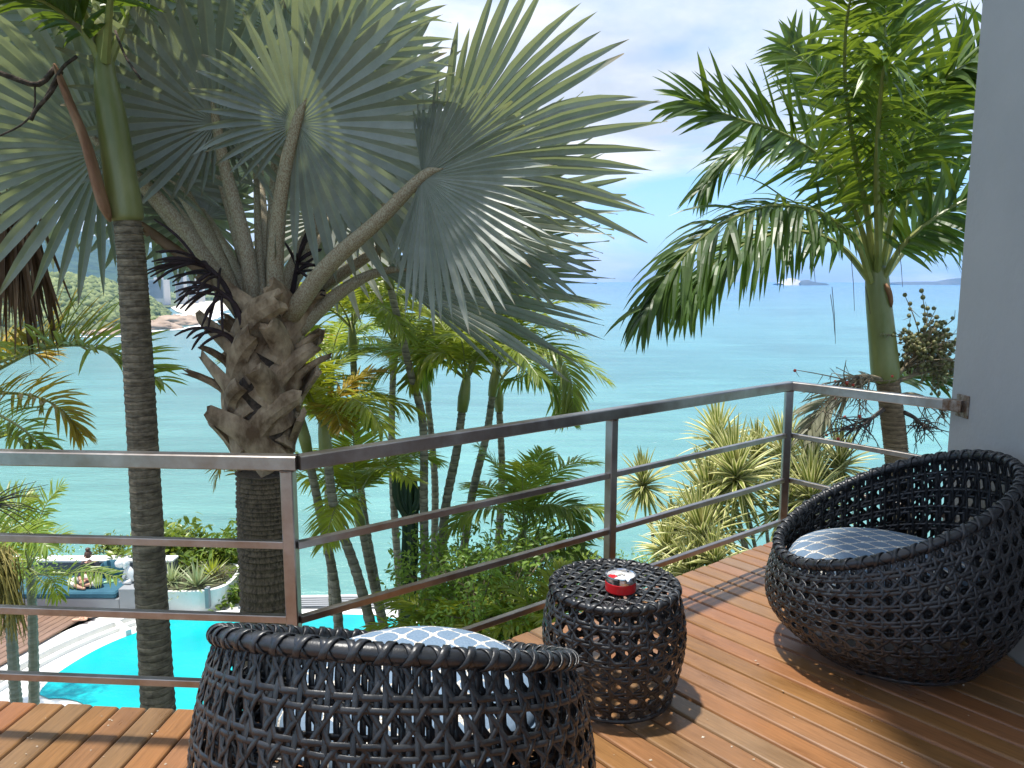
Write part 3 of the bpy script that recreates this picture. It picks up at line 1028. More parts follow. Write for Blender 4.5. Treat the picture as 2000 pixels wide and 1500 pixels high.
# built-in bench
Yf = PZ(160, 1196, zW + .05).y
def bx(u, v, Y): return PY(u, v, Y).x
zt = PY(160, 1170, Yf).z
Yback = Yf + .95
ztop = PY(160, 1096, Yback).z
x0, x1, xr = bx(-160, 1170, Yf), bx(231, 1160, Yf), bx(300, 1160, Yf)
bench = thing('garden_bench', ((x0 + x1) / 2, Yf + .5, zW), 'grey built-in bench with high back wall along the timber deck below', 'bench')
mb = MB(); mb.box(((x0 + x1) / 2, (Yf + Yback) / 2, (zW - .1 + zt) / 2), (x1 - x0, Yback - Yf, zt - zW + .1), bev=.01); mb.build('seat_base', M['bench'], bench)
mb = MB(); mb.box(((x0 + xr) / 2, Yback + .11, (zW - .2 + ztop) / 2), (xr - x0, .22, ztop - zW + .2), bev=.012); mb.build('backrest', M['bench_dark'], bench)
mb = MB(); mb.box(((x0 + xr) / 2, Yback + .10, ztop + .012), (xr - x0, .30, .05), bev=.01); mb.build('coping', M['white'], bench)
zblk = PY(245, 1150, Yf).z
mb = MB(); mb.box(((x1 + xr) / 2 + .01, (Yf + Yback) / 2 - .01, (zW - .1 + zblk) / 2), (xr - x1, Yback - Yf, zblk - zW + .1), bev=.012); mb.build('armrest', M['bench'], bench)
# mattress, pillow
mb = MB(); mb.box(((x0 + x1) / 2 - .02, (Yf + Yback) / 2 - .02, zt + .065), (x1 - x0 - .08, Yback - Yf - .04, .13), bev=.03)
mt = mb.build('bench_mattress', M['blue']); tag(mt, 'teal canvas mattress lying along the grey built-in bench', 'mattress')
zm = zt + .132
pp = PY(222, 1112, Yback - .12)
mb = MB()
mb.ball((0, 0, 0), (.30, .085, .19), nu=20, nv=12)
pl = mb.build('pillow', M['blue'], smooth=True); pl.location = (pp.x, Yback - .13, zm + .17); pl.rotation_euler = (rad(-18), 0, 0)
tag(pl, 'teal pillow leaning in the corner of the grey bench', 'pillow')
# white dog sculpture
dp = PY(246, 1140, Yf + .32)
dog = thing('dog_sculpture', (dp.x, Yf + .32, zblk), 'white glossy sitting dog sculpture on the bench armrest', 'sculpture')
D = lambda x, y, z: (dp.x + x, Yf + .32 + y, zblk + z)
mb = MB(); mb.tube([D(.19, .02, .05), D(.17, .02, .16), D(.10, 0, .30), D(.05, 0, .42)], [.10, .125, .095, .06], 14); mb.build('body', M['sculpt'], dog, True)
mb = MB(); mb.tube([D(.05, 0, .40), D(.03, 0, .47), D(-.03, -.01, .515), D(-.12, -.03, .505), D(-.19, -.04, .485), D(-.215, -.045, .48)], [.06, .10, .125, .115, .075, .02], 14); mb.build('head', M['sculpt'], dog, True)
for s in (-1, 1):
    mb = MB(); mb.tube([D(.05, s * .05, .34), D(-.01, s * .055, .18), D(-.07, s * .055, .06), D(-.13, s * .055, .03)], [.045, .037, .035, .03], 10); mb.build('front_leg', M['sculpt'], dog, True)
    mb = MB(); mb.tube([D(.18, s * .10, .07), D(.08, s * .115, .05), D(-.02, s * .115, .03)], [.07, .05, .03], 10); mb.build('hind_leg', M['sculpt'], dog, True)
    mb = MB(); mb.ball(D(.04, s * .10, .47), (.045, .02, .085), nu=10, nv=8); mb.build('ear', M['sculpt'], dog, True)
mb = MB(); mb.tube([D(.26, .02, .06), D(.33, .03, .10), D(.36, .03, .18)], [.03, .025, .012], 8); mb.build('tail', M['sculpt'], dog, True)
dog.scale = (.8, .8, .8)
# flip-flop on the mattress, sandals on the deck
def sandal(pos, rz, m, label, name='sandal', grp=None):
    t = thing(name, pos, label, 'sandal', grp)
    s_ = MB()
    pr = [(-.13, .028), (-.11, .038), (-.03, .033), (.05, .044), (.10, .045), (.13, .028)]
    pts = [(x, y) for x, y in pr] + [(x, -y) for x, y in pr[::-1]]
    ca, sa = math.cos(rz), math.sin(rz)
    s_.prism([(pos[0] + x * ca - y * sa, pos[1] + x * sa + y * ca) for x, y in pts], pos[2], pos[2] + .025)
    s_.build('sole', m, t)
    st = MB()
    for k in (-1, 1):
        q = [(.08, 0, .028), (.05, k * .03, .06), (-.01, k * .036, .027)]
        st.tube([(pos[0] + x * ca - y * sa, pos[1] + x * sa + y * ca, pos[2] + z) for x, y, z in q], .008, 6)
    st.build('strap', m, t)
    return t
fp = PY(214, 1138, Yf + .55)
sandal((fp.x, Yf + .5, zm + .005), .5, M['lime'], 'mint green flip-flop lying on the teal mattress', 'flip_flop')
s1, s2 = PZ(156, 1211, zW + .055), PZ(170, 1206, zW + .055)
sandal((s1.x, s1.y, zW + .055), .25, M['tan'], 'tan sandal on the lower deck, left one of the pair before the bench', grp='pair of tan sandals')
sandal((s2.x, s2.y, zW + .055), .5, M['tan'], 'tan sandal on the lower deck, right one of the pair before the bench', grp='pair of tan sandals')

# planter
Yp = PZ(400, 1196, zW).y
pc = PY(392, 1180, Yp + .7)
zpt = PY(405, 1158, Yp).z
mb = MB()
pts = []
for k in range(40):
    a = 2 * math.pi * k / 40
    c_, s_ = math.cos(a), math.sin(a)
    pts.append((pc.x - .2 + .92 * math.copysign(abs(c_) ** .6, c_), Yp + .85 + .8 * math.copysign(abs(s_) ** .6, s_)))
planter = thing('planter', (pc.x, Yp + .7, zW), 'white rounded concrete planter full of spiky plants by the pool', 'planter')
mb = MB(); mb.prism(pts, zW - .1, zpt); mb.build('wall', M['white'], planter)
cx, cy = sum(p[0] for p in pts) / 40, sum(p[1] for p in pts) / 40
mb = MB(); mb.prism([(cx + (p[0] - cx) * .9, cy + (p[1] - cy) * .9) for p in pts], zpt - .1, zpt + .03); mb.build('soil', M['soil'], planter)
mb = MB(); mb.box((pc.x + .42, Yp + .06, zpt - .12), (.07, .12, .42)); mb.build('drain_pipe', M['bench'], planter)

# ================================================================== HOUSE: wall, and an unseen roof shaped to cast shade
XW, YW = 2.205, 3.82
house = thing('house', (XW, YW, 0), 'smooth grey rendered house wall at right of the deck, its unseen roof shaped for shade', 'house')
mb = MB(); mb.box((XW + .21, (YW - 2.5) / 2, 3.45), (.42, YW + 2.5, 7.1), bev=.006); mb.build('wall', M['wall'], house)
mb = MB(); mb.prism([(XW + .8, 4.12), (.80, 4.08), (.06, 3.55), (-.08, 2.9), (-.05, 2.2), (.05, 1.2), (.05, -1.5), (XW + .8, -1.5)], 7.005, 7.2); mb.build('roof', M['roof'], house)  # unseen roof: outline and height shaped to shade wall, chair and deck

# ================================================================== UPPER DECK
ZR = 1.06
cL = PZ(581, 889, ZR); cR = PZ(1546, 745, ZR)
cL.z = cR.z = 0
lf = PZ(0, 879, ZR); lf.z = 0
eL = (cL - lf).normalized(); eM = (cR - cL).normalized()
cW = Vector((XW, PY(1877, 770, 3.7).y, 0))
cW.y = 3.70
eR = (cW - cR).normalized()
nrm = lambda e: Vector((-e.y, e.x, 0))          # outward (towards the sea)
nL, nM, nR = nrm(eL), nrm(eM), nrm(eR)
OV = .20
deck = bpy.data.objects.new('deck', None); col.objects.link(deck); deck['kind'] = 'structure'
mitre = (nL + nM).normalized()
PITCH_B, BW, TH = .112, .1045, .028


def board(o, d, s0a, s0b, s1a, s1b):
    """o on the outer edge, d inward; ends may be mitred: side a = -w/2, side b = +w/2"""
    w, bv = BW / 2, .009
    prof = [(-w, -TH), (-w, -bv), (-w + bv * .35, -bv * .3), (-w + bv, 0), (w - bv, 0), (w - bv * .35, -bv * .3), (w, -bv), (w, -TH)]
    m_ = MB()
    vs = []
    for end in (0, 1):
        for x, z in prof:
            f = (x + w) / (2 * w)
            y = (s0a * (1 - f) + s0b * f) if end == 0 else (s1a * (1 - f) + s1b * f)
            if z > -bv * .5 and end == 0: y += .004
            vs.append((x, y, z))
    m_.add(vs, [tuple(range(8)), tuple(range(15, 7, -1))] + [(i + 8, (i + 1) % 8 + 8, (i + 1) % 8, i) for i in range(8)])
    me = m_.mesh('board', M['deck'])
    ob = link('board', me, deck)
    ob.location = o
    ob.rotation_euler = (0, 0, math.atan2(d.y, d.x) - math.pi / 2)
    return ob


def line_hit(o, d, p, e):                       # o + s*d on the line p + t*e
    den = d.x * (-e.y) + d.y * e.x
    wx, wy = p.x - o.x, p.y - o.y
    return (wx * (-e.y) + wy * e.x) / den


rb = random.Random(11)
OL, OM = cL + nL * OV, cL + nM * OV
p_m = cL
oR = cR + nR * OV
def section(p0, e, n_out, k0, k1, side):
    d = -n_out
    x_ax = Vector((d.y, -d.x, 0))                # local +X of a board whose local +Y is d
    for k in range(k0, k1):
        o = p0 + e * (k * PITCH_B + .02)
        ends = []
        for sgn in (-1, 1):
            q = o + x_ax * (sgn * BW / 2)
            s0, s1 = 0.0, 5.2
            m = line_hit(q, d, p_m, mitre)
            on = (q - p_m).dot(Vector((mitre.y, -mitre.x, 0)))      # >0: right of the mitre
            rate = d.dot(Vector((mitre.y, -mitre.x, 0)))
            if side == 'L':
                if on > 0: s0 = m if rate < 0 else None
                elif rate > 0: s1 = min(s1, m)
            else:
                if on < 0: s0 = m if rate > 0 else None
                elif rate < 0: s1 = min(s1, m)
            if s0 is not None and side == 'R':
                h = line_hit(q, d, oR, eR)
                if (q - oR).dot(nR) > 0:          # starts beyond the right-hand edge
                    s0 = h if d.dot(nR) < 0 else None
                if s0 is not None:
                    hx = (XW - .012 - q.x) / d.x
                    if q.x + d.x * s0 < XW - .012: s1 = min(s1, hx)
                    else: s0 = None
            ends.append((s0, s1))
        if any(a is None or b - a < .06 for a, b in ends): continue
        (a0, a1), (b0, b1) = ends
        j = rb.uniform(-.004, .004)
        if a0 == 0 and b0 == 0: a0 = b0 = j
        board(o, d, a0, b0, a1, b1)


section(OL, eL, nL, -24, 9, 'L')
section(OM, eM, nM, -12, 34, 'R')
# dark joists under the boards
mb = MB()
i_ = .05
pl_ = [cL + nL * (OV - i_) - eL * 3.0, cL + (nL + nM).normalized() * (OV - i_), cR + (nM + nR).normalized() * (OV - i_), cW + nR * (OV - i_), Vector((XW - .02, -2.4, 0)), Vector((-3.4, -2.4, 0))]
mb.prism([(p.x, p.y) for p in pl_], -.30, -.045)
js = mb.build('joist_frame', M['under'], deck)

rd = random.Random(77)
db = MB()
for i in range(46):
    u, v = (rd.uniform(20, 380), rd.uniform(1395, 1495)) if i < 16 else (rd.uniform(1180, 1950), rd.uniform(1120, 1490))
    p = PZ(u, v, .002); r = rd.uniform(.0015, .0045); a = rd.random() * 6
    vs = [(p.x + math.cos(a + k * 1.57) * r * (1 + .9 * (k % 2)), p.y + math.sin(a + k * 1.57) * r, .0015 + .0015 * (k % 3)) for k in range(4)]
    db.add(vs + [(p.x, p.y, .005)], [(0, 1, 4), (1, 2, 4), (2, 3, 4), (3, 0, 4)])
tag(db.build('leaf_litter', pm('pale_dry_flakes', (.38, .28, .18), (.62, .55, .45), scale=60, rough=.9)), kind='stuff')

# ================================================================== RAILING
rail = thing('railing', (cL.x, cL.y, 0), 'brushed steel balcony railing with square posts and three lower bars', 'railing')
S = .05
zc = ZR - S / 2
def off_pt(c, e, s): return c + e * s
lend = cL - eL * 2.1
for a, b_, e in ((lend, cL, eL), (cL, cR, eM), (cR, cW - eR * .012, eR)):
    mb = MB(); mb.bar((a.x, a.y, zc), (b_.x, b_.y, zc), S, S); mb.build('top_rail', M['steel'], rail)
mid = cL + eM * ((cR - cL).length * .505)
posts = [(lend, eL), (cL - eL * .035, eL), (mid, eM), (cR - eM * .02, (eM + eR).normalized())]
for p, e in posts:
    mb = MB(); mb.bar((p.x, p.y, -.25), (p.x, p.y, ZR - S - .001), .044, .044, up=(e.x, e.y, 0)); po = mb.build('post', M['steel'], rail)
    mb = MB(); mb.bar((p.x, p.y, ZR - S - .007), (p.x, p.y, ZR - S - .0015), .047, .047, up=(e.x, e.y, 0)); mb.build('weld', M['rust'], po)
bars_z = [PY(300, v, PZ(300, 895, ZR - .03).y).z for v in (1049, 1190, 1319)]
for z in bars_z:
    for a, b_, e in ((lend + eL * .022, cL - eL * .057, eL), (cL - eL * .013, mid - eM * .022, eM), (mid + eM * .022, cR - eM * .042, eM), (cR + eR * .005, cW - eR * .004, eR)):
        mb = MB(); mb.bar((a.x, a.y, z), (b_.x, b_.y, z), .026, .026); mb.build('bar', M['steel'], rail)
mb = MB(); mb.box((XW - .004, cW.y + .01, zc), (.008, .10, .11), bev=.002); mb.build('wall_flange', M['rust'], rail)
mb = MB(); a = cW - eR * .09; mb.bar((a.x, a.y, zc), (cW.x - .006, cW.y, zc), S + .006, S + .006); mb.build('sleeve', M['rust'], rail)

# ================================================================== WOVEN FURNITURE
def straps(paths, name, parent, mat):
    Vs, Fs, o = [], [], 0
    for Pp, Nn, w, th, closed in paths:
        n = len(Pp)
        if closed:
            T = np.roll(Pp, -1, 0) - np.roll(Pp, 1, 0)
        else:
            T = np.gradient(Pp, axis=0)
        B = np.cross(Nn, T)
        B /= np.linalg.norm(B, axis=1, keepdims=True) + 1e-12
        q = [Pp - B * w / 2 - Nn * th / 2, Pp + B * w / 2 - Nn * th / 2, Pp + B * w * .44 + Nn * th / 2, Pp - B * w * .44 + Nn * th / 2]
        V = np.stack(q, 1).reshape(-1, 3)
        i = np.arange(n if closed else n - 1)
        j = (i + 1) % n
        for k in range(4):
            l = (k + 1) % 4
            Fs.append(np.stack([o + i * 4 + k, o + i * 4 + l, o + j * 4 + l, o + j * 4 + k], 1))
        Vs.append(V); o += len(V)
    return np_obj(name, np.concatenate(Vs), np.concatenate(Fs), mat, parent)


def surf_fn(S_):
    def f(th, u):
        p = S_(th, u)
        e = 1e-3
        d1 = S_(th + e, u) - S_(th - e, u)
        d2 = S_(th, u + e) - S_(th, u - e)
        n = np.cross(d1, d2)
        n /= np.linalg.norm(n, axis=1, keepdims=True) + 1e-12
        return p, n
    return f


def cane(S_, nx, ny, w, th, seed, y0=0.0):
    f = surf_fn(S_)
    r_ = np.random.default_rng(seed)
    paths = []
    sep, A = .125, th * .75
    tau = 2 * np.pi
    for j in range(ny + 1):
        for s in (-sep, sep):
            y = j + s
            if y < y0 + .02 or y > ny - .02: continue
            x = np.linspace(0, nx, nx * 4, endpoint=False)
            yy = y + r_.normal(0, .028) + .03 * np.sin(tau * x / nx * r_.integers(2, 7) + r_.random() * 6)
            p, n = f(tau * x / nx, np.clip(yy, 0, ny) / ny)
            w_ = w
            of = th * .35 + A * 1.1 * np.cos(tau * x + (np.pi if s > 0 else 0))
            paths.append((p + n * of[:, None], n, w, th, True))
    for i in range(nx):
        for s in (-sep, sep):
            y = np.linspace(y0, ny, int((ny - y0) * 5) + 1)
            x = i + s + r_.normal(0, .03) + .03 * np.sin(y * r_.uniform(.5, 1.6) + r_.random() * 6)
            p, n = f(tau * x / nx, y / ny)
            of = -A * 1.1 * np.cos(tau * y + (np.pi if s > 0 else 0))
            paths.append((p + n * of[:, None], n, w * .92, th, False))
    for sg in (-1, 1):
        for i in range(nx):
            y = np.linspace(y0, ny, int((ny - y0) * 5) + 1)
            x = i + .5 + sg * y + r_.normal(0, .045) + .03 * np.sin(y * 1.7 + r_.random() * 6)
            p, n = f(tau * x / nx, y / ny)
            of = th * .25 + A * 1.3 * np.cos(2 * tau * y + sg * np.pi / 2)
            paths.append((p + n * of[:, None], n, w * .86, th, False))
    return paths


def rim_wrap(C, Nn, rr, turns, w, th):
    """C (n,3) closed centre line; a smooth roll plus two counter-wound straps"""
    n = len(C)
    T = np.roll(C, -1, 0) - np.roll(C, 1, 0)
    T /= np.linalg.norm(T, axis=1, keepdims=True)
    Bn = np.cross(T, Nn); Bn /= np.linalg.norm(Bn, axis=1, keepdims=True)
    Na = np.cross(Bn, T)
    out = []
    for sg in (-1, 1):
        for ph in (0,):
            m = n * 6
            s = np.linspace(0, n, m, endpoint=False)
            k = s.astype(int); fr = (s - k)[:, None]
            k2 = (k + 1) % n
            cc = C[k] * (1 - fr) + C[k2] * fr
            bb = Bn[k] * (1 - fr) + Bn[k2] * fr
            na = Na[k] * (1 - fr) + Na[k2] * fr
            a = sg * 2 * np.pi * turns * s / n + ph
            r_ = rr + th * (.6 if sg < 0 else 1.3)
            d = bb * np.cos(a)[:, None] + na * np.sin(a)[:, None]
            out.append((cc + d * r_, d, w, th, True))
    return out


def roll_mesh(C, Nn, rr, name, parent, mat, nseg=10):
    n = len(C)
    T = np.roll(C, -1, 0) - np.roll(C, 1, 0)
    T /= np.linalg.norm(T, axis=1, keepdims=True)
    Bn = np.cross(T, Nn); Bn /= np.linalg.norm(Bn, axis=1, keepdims=True)
    Na = np.cross(Bn, T)
    V = []
    for k in range(nseg):
        a = 2 * np.pi * k / nseg
        V.append(C + (Bn * np.cos(a) + Na * np.sin(a)) * rr)
    V = np.stack(V, 1).reshape(-1, 3)
    i = np.arange(n); j = (i + 1) % n
    Fs = []
    for k in range(nseg):
        l = (k + 1) % nseg
        Fs.append(np.stack([i * nseg + k, i * nseg + l, j * nseg + l, j * nseg + k], 1))
    return np_obj(name, V, np.concatenate(Fs), mat, parent, True)


CH0, CHA = .674, .216          # rim height: mean and swing
def chair_S(th, u):
    th = np.asarray(th, float); u = np.asarray(u, float)
    Ht = CH0 + CHA * np.cos(th)
    z = .055 + (Ht - .055) * u
    r = .345 + .18 * np.sin(np.clip(u / .48, 0, 1) * np.pi / 2) ** .85 - .070 * np.clip((u - .48) / .52, 0, 1.3) ** 2
    sh = -.035 * np.clip(u, 0, 1) ** 2
    return np.stack([r * np.cos(th) + sh, r * np.sin(th), z], -1)


def make_chair(loc, rz, label):
    t = thing('wicker_armchair', (0, 0, 0), label, 'armchair', 'round wicker armchairs on the deck')
    sh = straps(cane(chair_S, 50, 9, .0146, .0030, 3), 'woven_shell', t, M['rattan'])
    sh['kind'] = 'stuff'
    def inner_S(th, u):
        q = chair_S(th + np.pi / 50, u)
        k = 1 - .075 * np.sin(np.clip(u, 0, 1) * np.pi) - .01
        return q * np.stack([k, k, np.ones_like(k)], -1)
    il = straps([q_ for i_, q_ in enumerate(cane(inner_S, 50, 9, .0150, .0030, 5, 3.5)) if i_ < 11 + 100 or 11 + 100 <= i_ < 11 + 100 + 50], 'inner_lining', t, M['rattan']); il['kind'] = 'stuff'
    a = np.linspace(0, 2 * np.pi, 138, endpoint=False)
    C = chair_S(a, np.ones_like(a)); 
    e = chair_S(a, np.ones_like(a) * 1.0) - chair_S(a, np.ones_like(a) * .99)
    ro = roll_mesh(C, e / np.linalg.norm(e, axis=1, keepdims=True), .0195, 'rim_roll', t, M['rattan'])
    wr = straps(rim_wrap(C, e, .0195, 50, .0175, .0034), 'rim_wrap', ro, M['rattan'])
    Cb = chair_S(a, np.zeros_like(a) + .005)
    roll_mesh(Cb, e / np.linalg.norm(e, axis=1, keepdims=True), .012, 'base_ring', t, M['rattan'])
    # woven floor of the seat, below the cushion
    pa = []
    for k in range(-12, 13):
        for ax in (0, 1):
            c = k * .036
            h = math.sqrt(max(0, .47 ** 2 - c * c))
            if h < .05: continue
            s = np.linspace(-h, h, 14)
            P_ = np.stack([s, np.full_like(s, c), np.full_like(s, .33 + ax * .004)], -1) if ax else np.stack([np.full_like(s, c), s, np.full_like(s, .33)], -1)
            pa.append((P_, np.tile([[0, 0, 1.]], (14, 1)), .020, .004, False))
    st = straps(pa, 'seat_weave', t, M['rattan']); st['kind'] = 'stuff'
    for k in range(4):
        an = math.pi / 4 + k * math.pi / 2
        m_ = MB(); m_.tube([(.27 * math.cos(an), .27 * math.sin(an), .0), (.26 * math.cos(an), .26 * math.sin(an), .07)], [.014, .02], 10); m_.build('foot', M['black'], t)
    t.location = loc; t.rotation_euler = (0, 0, rz)
    return t


CHL = (Vector((-.306, 1.92, 0)), rad(-100))        # direction of the high back
CHR = (Vector((1.675, 3.22, 0)), rad(-6))
chair_a = make_chair(CHL[0], CHL[1], 'dark woven tub armchair in the foreground, seen from behind its back')
chair_b = copy_tree(chair_a, None, CHR[0], CHR[1])
chair_b['label'] = 'dark woven tub armchair by the grey wall, open side facing the table'
for ch in chair_b.children_recursive: pass


def cushion(base, rz, label, dx, z0, spin):
    m_ = MB()
    prof = []
    R_, H_ = .37, .15
    for i in range(15):
        a = -math.pi / 2 + math.pi * i / 14
        c_, s_ = math.cos(a), math.sin(a)
        prof.append((max(.002, R_ * (abs(c_) ** .5) * (1 if True else 0)), H_ / 2 * math.copysign(abs(s_) ** .8, s_)))
    # domed top
    pr2 = [(r, z + (.022 * (1 - (r / R_) ** 2) if z > 0 else 0)) for r, z in prof]
    top = [(R_ * q, H_ / 2 + .022 * (1 - q * q)) for q in (.62, .45, .3, .15, .02)]
    pr2 = [p for p in pr2[:-1] if p[0] > R_ * .66 or p[1] < 0] + top
    m_.lathe(pr2, 48)
    o = m_.build('seat_cushion', M['cushion'], smooth=True)
    d = Vector((math.cos(rz), math.sin(rz), 0))
    o.location = base - d * dx + Vector((0, 0, z0))
    o.rotation_euler = (0, 0, spin)
    m2 = MB()
    rr = R_ + .002
    m2.tube([(rr * math.cos(k * math.pi / 24), rr * math.sin(k * math.pi / 24), .004 * math.sin(k * 1.1)) for k in range(49)], .0045, 6, 0, False)
    pp_ = link('piping', m2.mesh('piping', M['piping'], True), o)
    return tag(o, label, 'cushion', 'blue patterned seat cushions')


cushion(CHL[0], CHL[1], 'blue cushion with bold white net print in the foreground armchair', .12, .480, rad(8))
cushion(CHR[0], CHR[1], 'blue cushion with white wavy net print in the armchair by the grey wall', .07, .415, rad(62))

# side table
TC = Vector((.402, 2.885, 0))
table = thing('wicker_side_table', (0, 0, 0), 'dark woven barrel side table holding a red ashtray', 'table')
def table_S(th, u):
    th = np.asarray(th, float); u = np.asarray(u, float)
    z = .02 + .44 * u
    r = .225 + .054 * np.sin(np.clip(u / .62, 0, 1) * np.pi / 2) ** .9 - .035 * np.clip((u - .55) / .45, 0, 1) ** 2
    return np.stack([r * np.cos(th), r * np.sin(th), z], -1)
sh = straps(cane(table_S, 24, 7, .0142, .0030, 9), 'woven_side', table, M['rattan']); sh['kind'] = 'stuff'
a = np.linspace(0, 2 * np.pi, 96, endpoint=False)
Ct = table_S(a, np.ones_like(a)) + np.array([0, 0, 0.0])
up_ = np.tile([[0, 0, 1.]], (96, 1))
ro = roll_mesh(Ct * np.array([.985, .985, 1]), up_, .014, 'top_roll', table, M['rattan'])
straps(rim_wrap(Ct * np.array([.985, .985, 1]), up_, .014, 24, .020, .003), 'roll_wrap', ro, M['rattan'])
roll_mesh(table_S(a, np.zeros_like(a) + .01), up_, .010, 'base_ring', table, M['rattan'])
pa = []
RT, zt_ = .238, .462
pch = .058
rr_ = np.random.default_rng(4)
def flat(p, q, z, w, ph, amp=.0022):
    n = max(8, int((q - p).length / .012))
    s = np.linspace(0, 1, n)
    P_ = np.stack([p.x + (q.x - p.x) * s, p.y + (q.y - p.y) * s, z + .012 * (1 - ((p.x + (q.x - p.x) * s) ** 2 + (p.y + (q.y - p.y) * s) ** 2) / RT ** 2) + amp * np.cos(s * (q - p).length / pch * 2 * np.pi + ph)], -1)
    pa.append((P_, np.tile([[0, 0, 1.]], (n, 1)), w, .0032, False))
def chord(nx_, ny_, c, z, w, ph):
    if abs(c) > RT - .012: return
    h = math.sqrt(RT ** 2 - c * c)
    d = Vector((-ny_, nx_, 0)); o = Vector((nx_, ny_, 0)) * c
    flat(o - d * h, o + d * h, z, w, ph)
for k in range(-5, 6):
    for s in (-.13, .13):
        chord(1, 0, (k + s) * pch, zt_, .0125, 0 if s > 0 else math.pi)
        chord(0, 1, (k + s) * pch, zt_, .0125, math.pi if s > 0 else 0)
q2 = math.sqrt(.5)
for k in range(-8, 8):
    chord(q2, q2, (k + .5) * pch * q2, zt_ + .0034, .012, k)
    chord(q2, -q2, (k + .5) * pch * q2, zt_ + .0058, .012, k + 1)
tt = straps(pa, 'woven_top', table, M['rattan']); tt['kind'] = 'stuff'
for k in range(4):
    an = .6 + k * math.pi / 2
    m_ = MB(); m_.tube([(.175 * math.cos(an), .175 * math.sin(an), 0), (.175 * math.cos(an), .175 * math.sin(an), .035)], [.012, .016], 10); m_.build('foot', M['black'], table)
table.location = TC
table.rotation_euler = (0, 0, .3)

# ashtray
AT = PZ(1212, 1151, .486); AT.z = .4835
ash = thing('ashtray', AT, 'round red and silver tin ashtray on the woven table', 'ashtray')
def lo(*p): return (AT.x + p[0], AT.y + p[1], AT.z + p[2])
mb = MB(); mb.lathe([(.052, 0), (.0575, .002), (.0585, .006), (.0585, .036), (.0575, .038)], 48, AT); mb.build('red_band', M['red'], ash, False)
mb = MB()
n = 60
vs, fs = [], []
prof = [(.0575, .0382), (.0575, .046), (.0565, .056), (.0580, .0605), (.0575, .0635), (.0545, .0635), (.053, .060), (.0525, .046)]
for i, (r, z) in enumerate(prof):
    for k in range(n):
        an = 2 * math.pi * k / n
        zz = z
        for nc in (.9, .9 + 2.09, .9 + 4.19):
            d_ = abs((an - nc + math.pi) % (2 * math.pi) - math.pi)
            if d_ < .13 and i in (2, 3, 4, 5, 6): zz = min(zz, .0535)
        vs.append(lo(r * math.cos(an), r * math.sin(an), zz))
for i in range(len(prof) - 1):
    for k in range(n):
        fs.append((i * n + k, i * n + (k + 1) % n, i * n + n + (k + 1) % n, i * n + n + k))
mb.add(vs, fs); mb.build('rim', M['chrome'], ash)
mb = MB(); mb.lathe([(.0522, .040), (.0522, .0462), (.03, .0475), (.002, .0485)], 32, AT); mb.build('ash', M['ash'], ash)
mb = MB(); mb.prism([(AT.x - .047, AT.y + .010), (AT.x - .032, AT.y - .008), (AT.x - .012, AT.y + .008), (AT.x - .020, AT.y + .026), (AT.x - .037, AT.y + .027)], AT.z + .0465, AT.z + .051); mb.build('red_plate', M['red'], ash)
for k, (dx, dy, rz_) in enumerate(((-.005, .02, .6), (.012, .028, 2.0))):
    mb = MB(); ca, sa = math.cos(rz_) * .012, math.sin(rz_) * .012
    mb.tube([lo(dx - ca, dy - sa, .0525), lo(dx + ca, dy + sa, .0535)], .0035, 8); mb.build('cigarette_butt', M['trouser'], ash)

# ================================================================== FOLIAGE BUILDERS
Z = Vector((0, 0, 1))


def leaflet(mb, o, d, n, L, w, droop, m, nseg=4, fold=.35, prof=None):
    """one folded leaflet: o base, d direction, n leaf normal"""
    s = d.cross(n).normalized()
    prof = prof or (.45, 1.0, .92, .62, .02)
    vs = []
    base = len(mb.v)
    p = Vector(o); dd = Vector(d)
    for i in range(nseg + 1):
        t = i / nseg
        k = t * (len(prof) - 1); k0 = min(int(k), len(prof) - 2)
        ww = w * (prof[k0] + (prof[k0 + 1] - prof[k0]) * (k - k0))
        up = n * (ww * fold)
        vs += [p - s * ww + up, p, p + s * ww + up]
        dd = (dd - Z * (droop / nseg)).normalized()
        p = p + dd * (L / nseg)
    fs = []
    for i in range(nseg):
        a = i * 3
        fs += [(a, a + 1, a + 4, a + 3), (a + 1, a + 2, a + 5, a + 4)]
    mb.add(vs, fs, m)


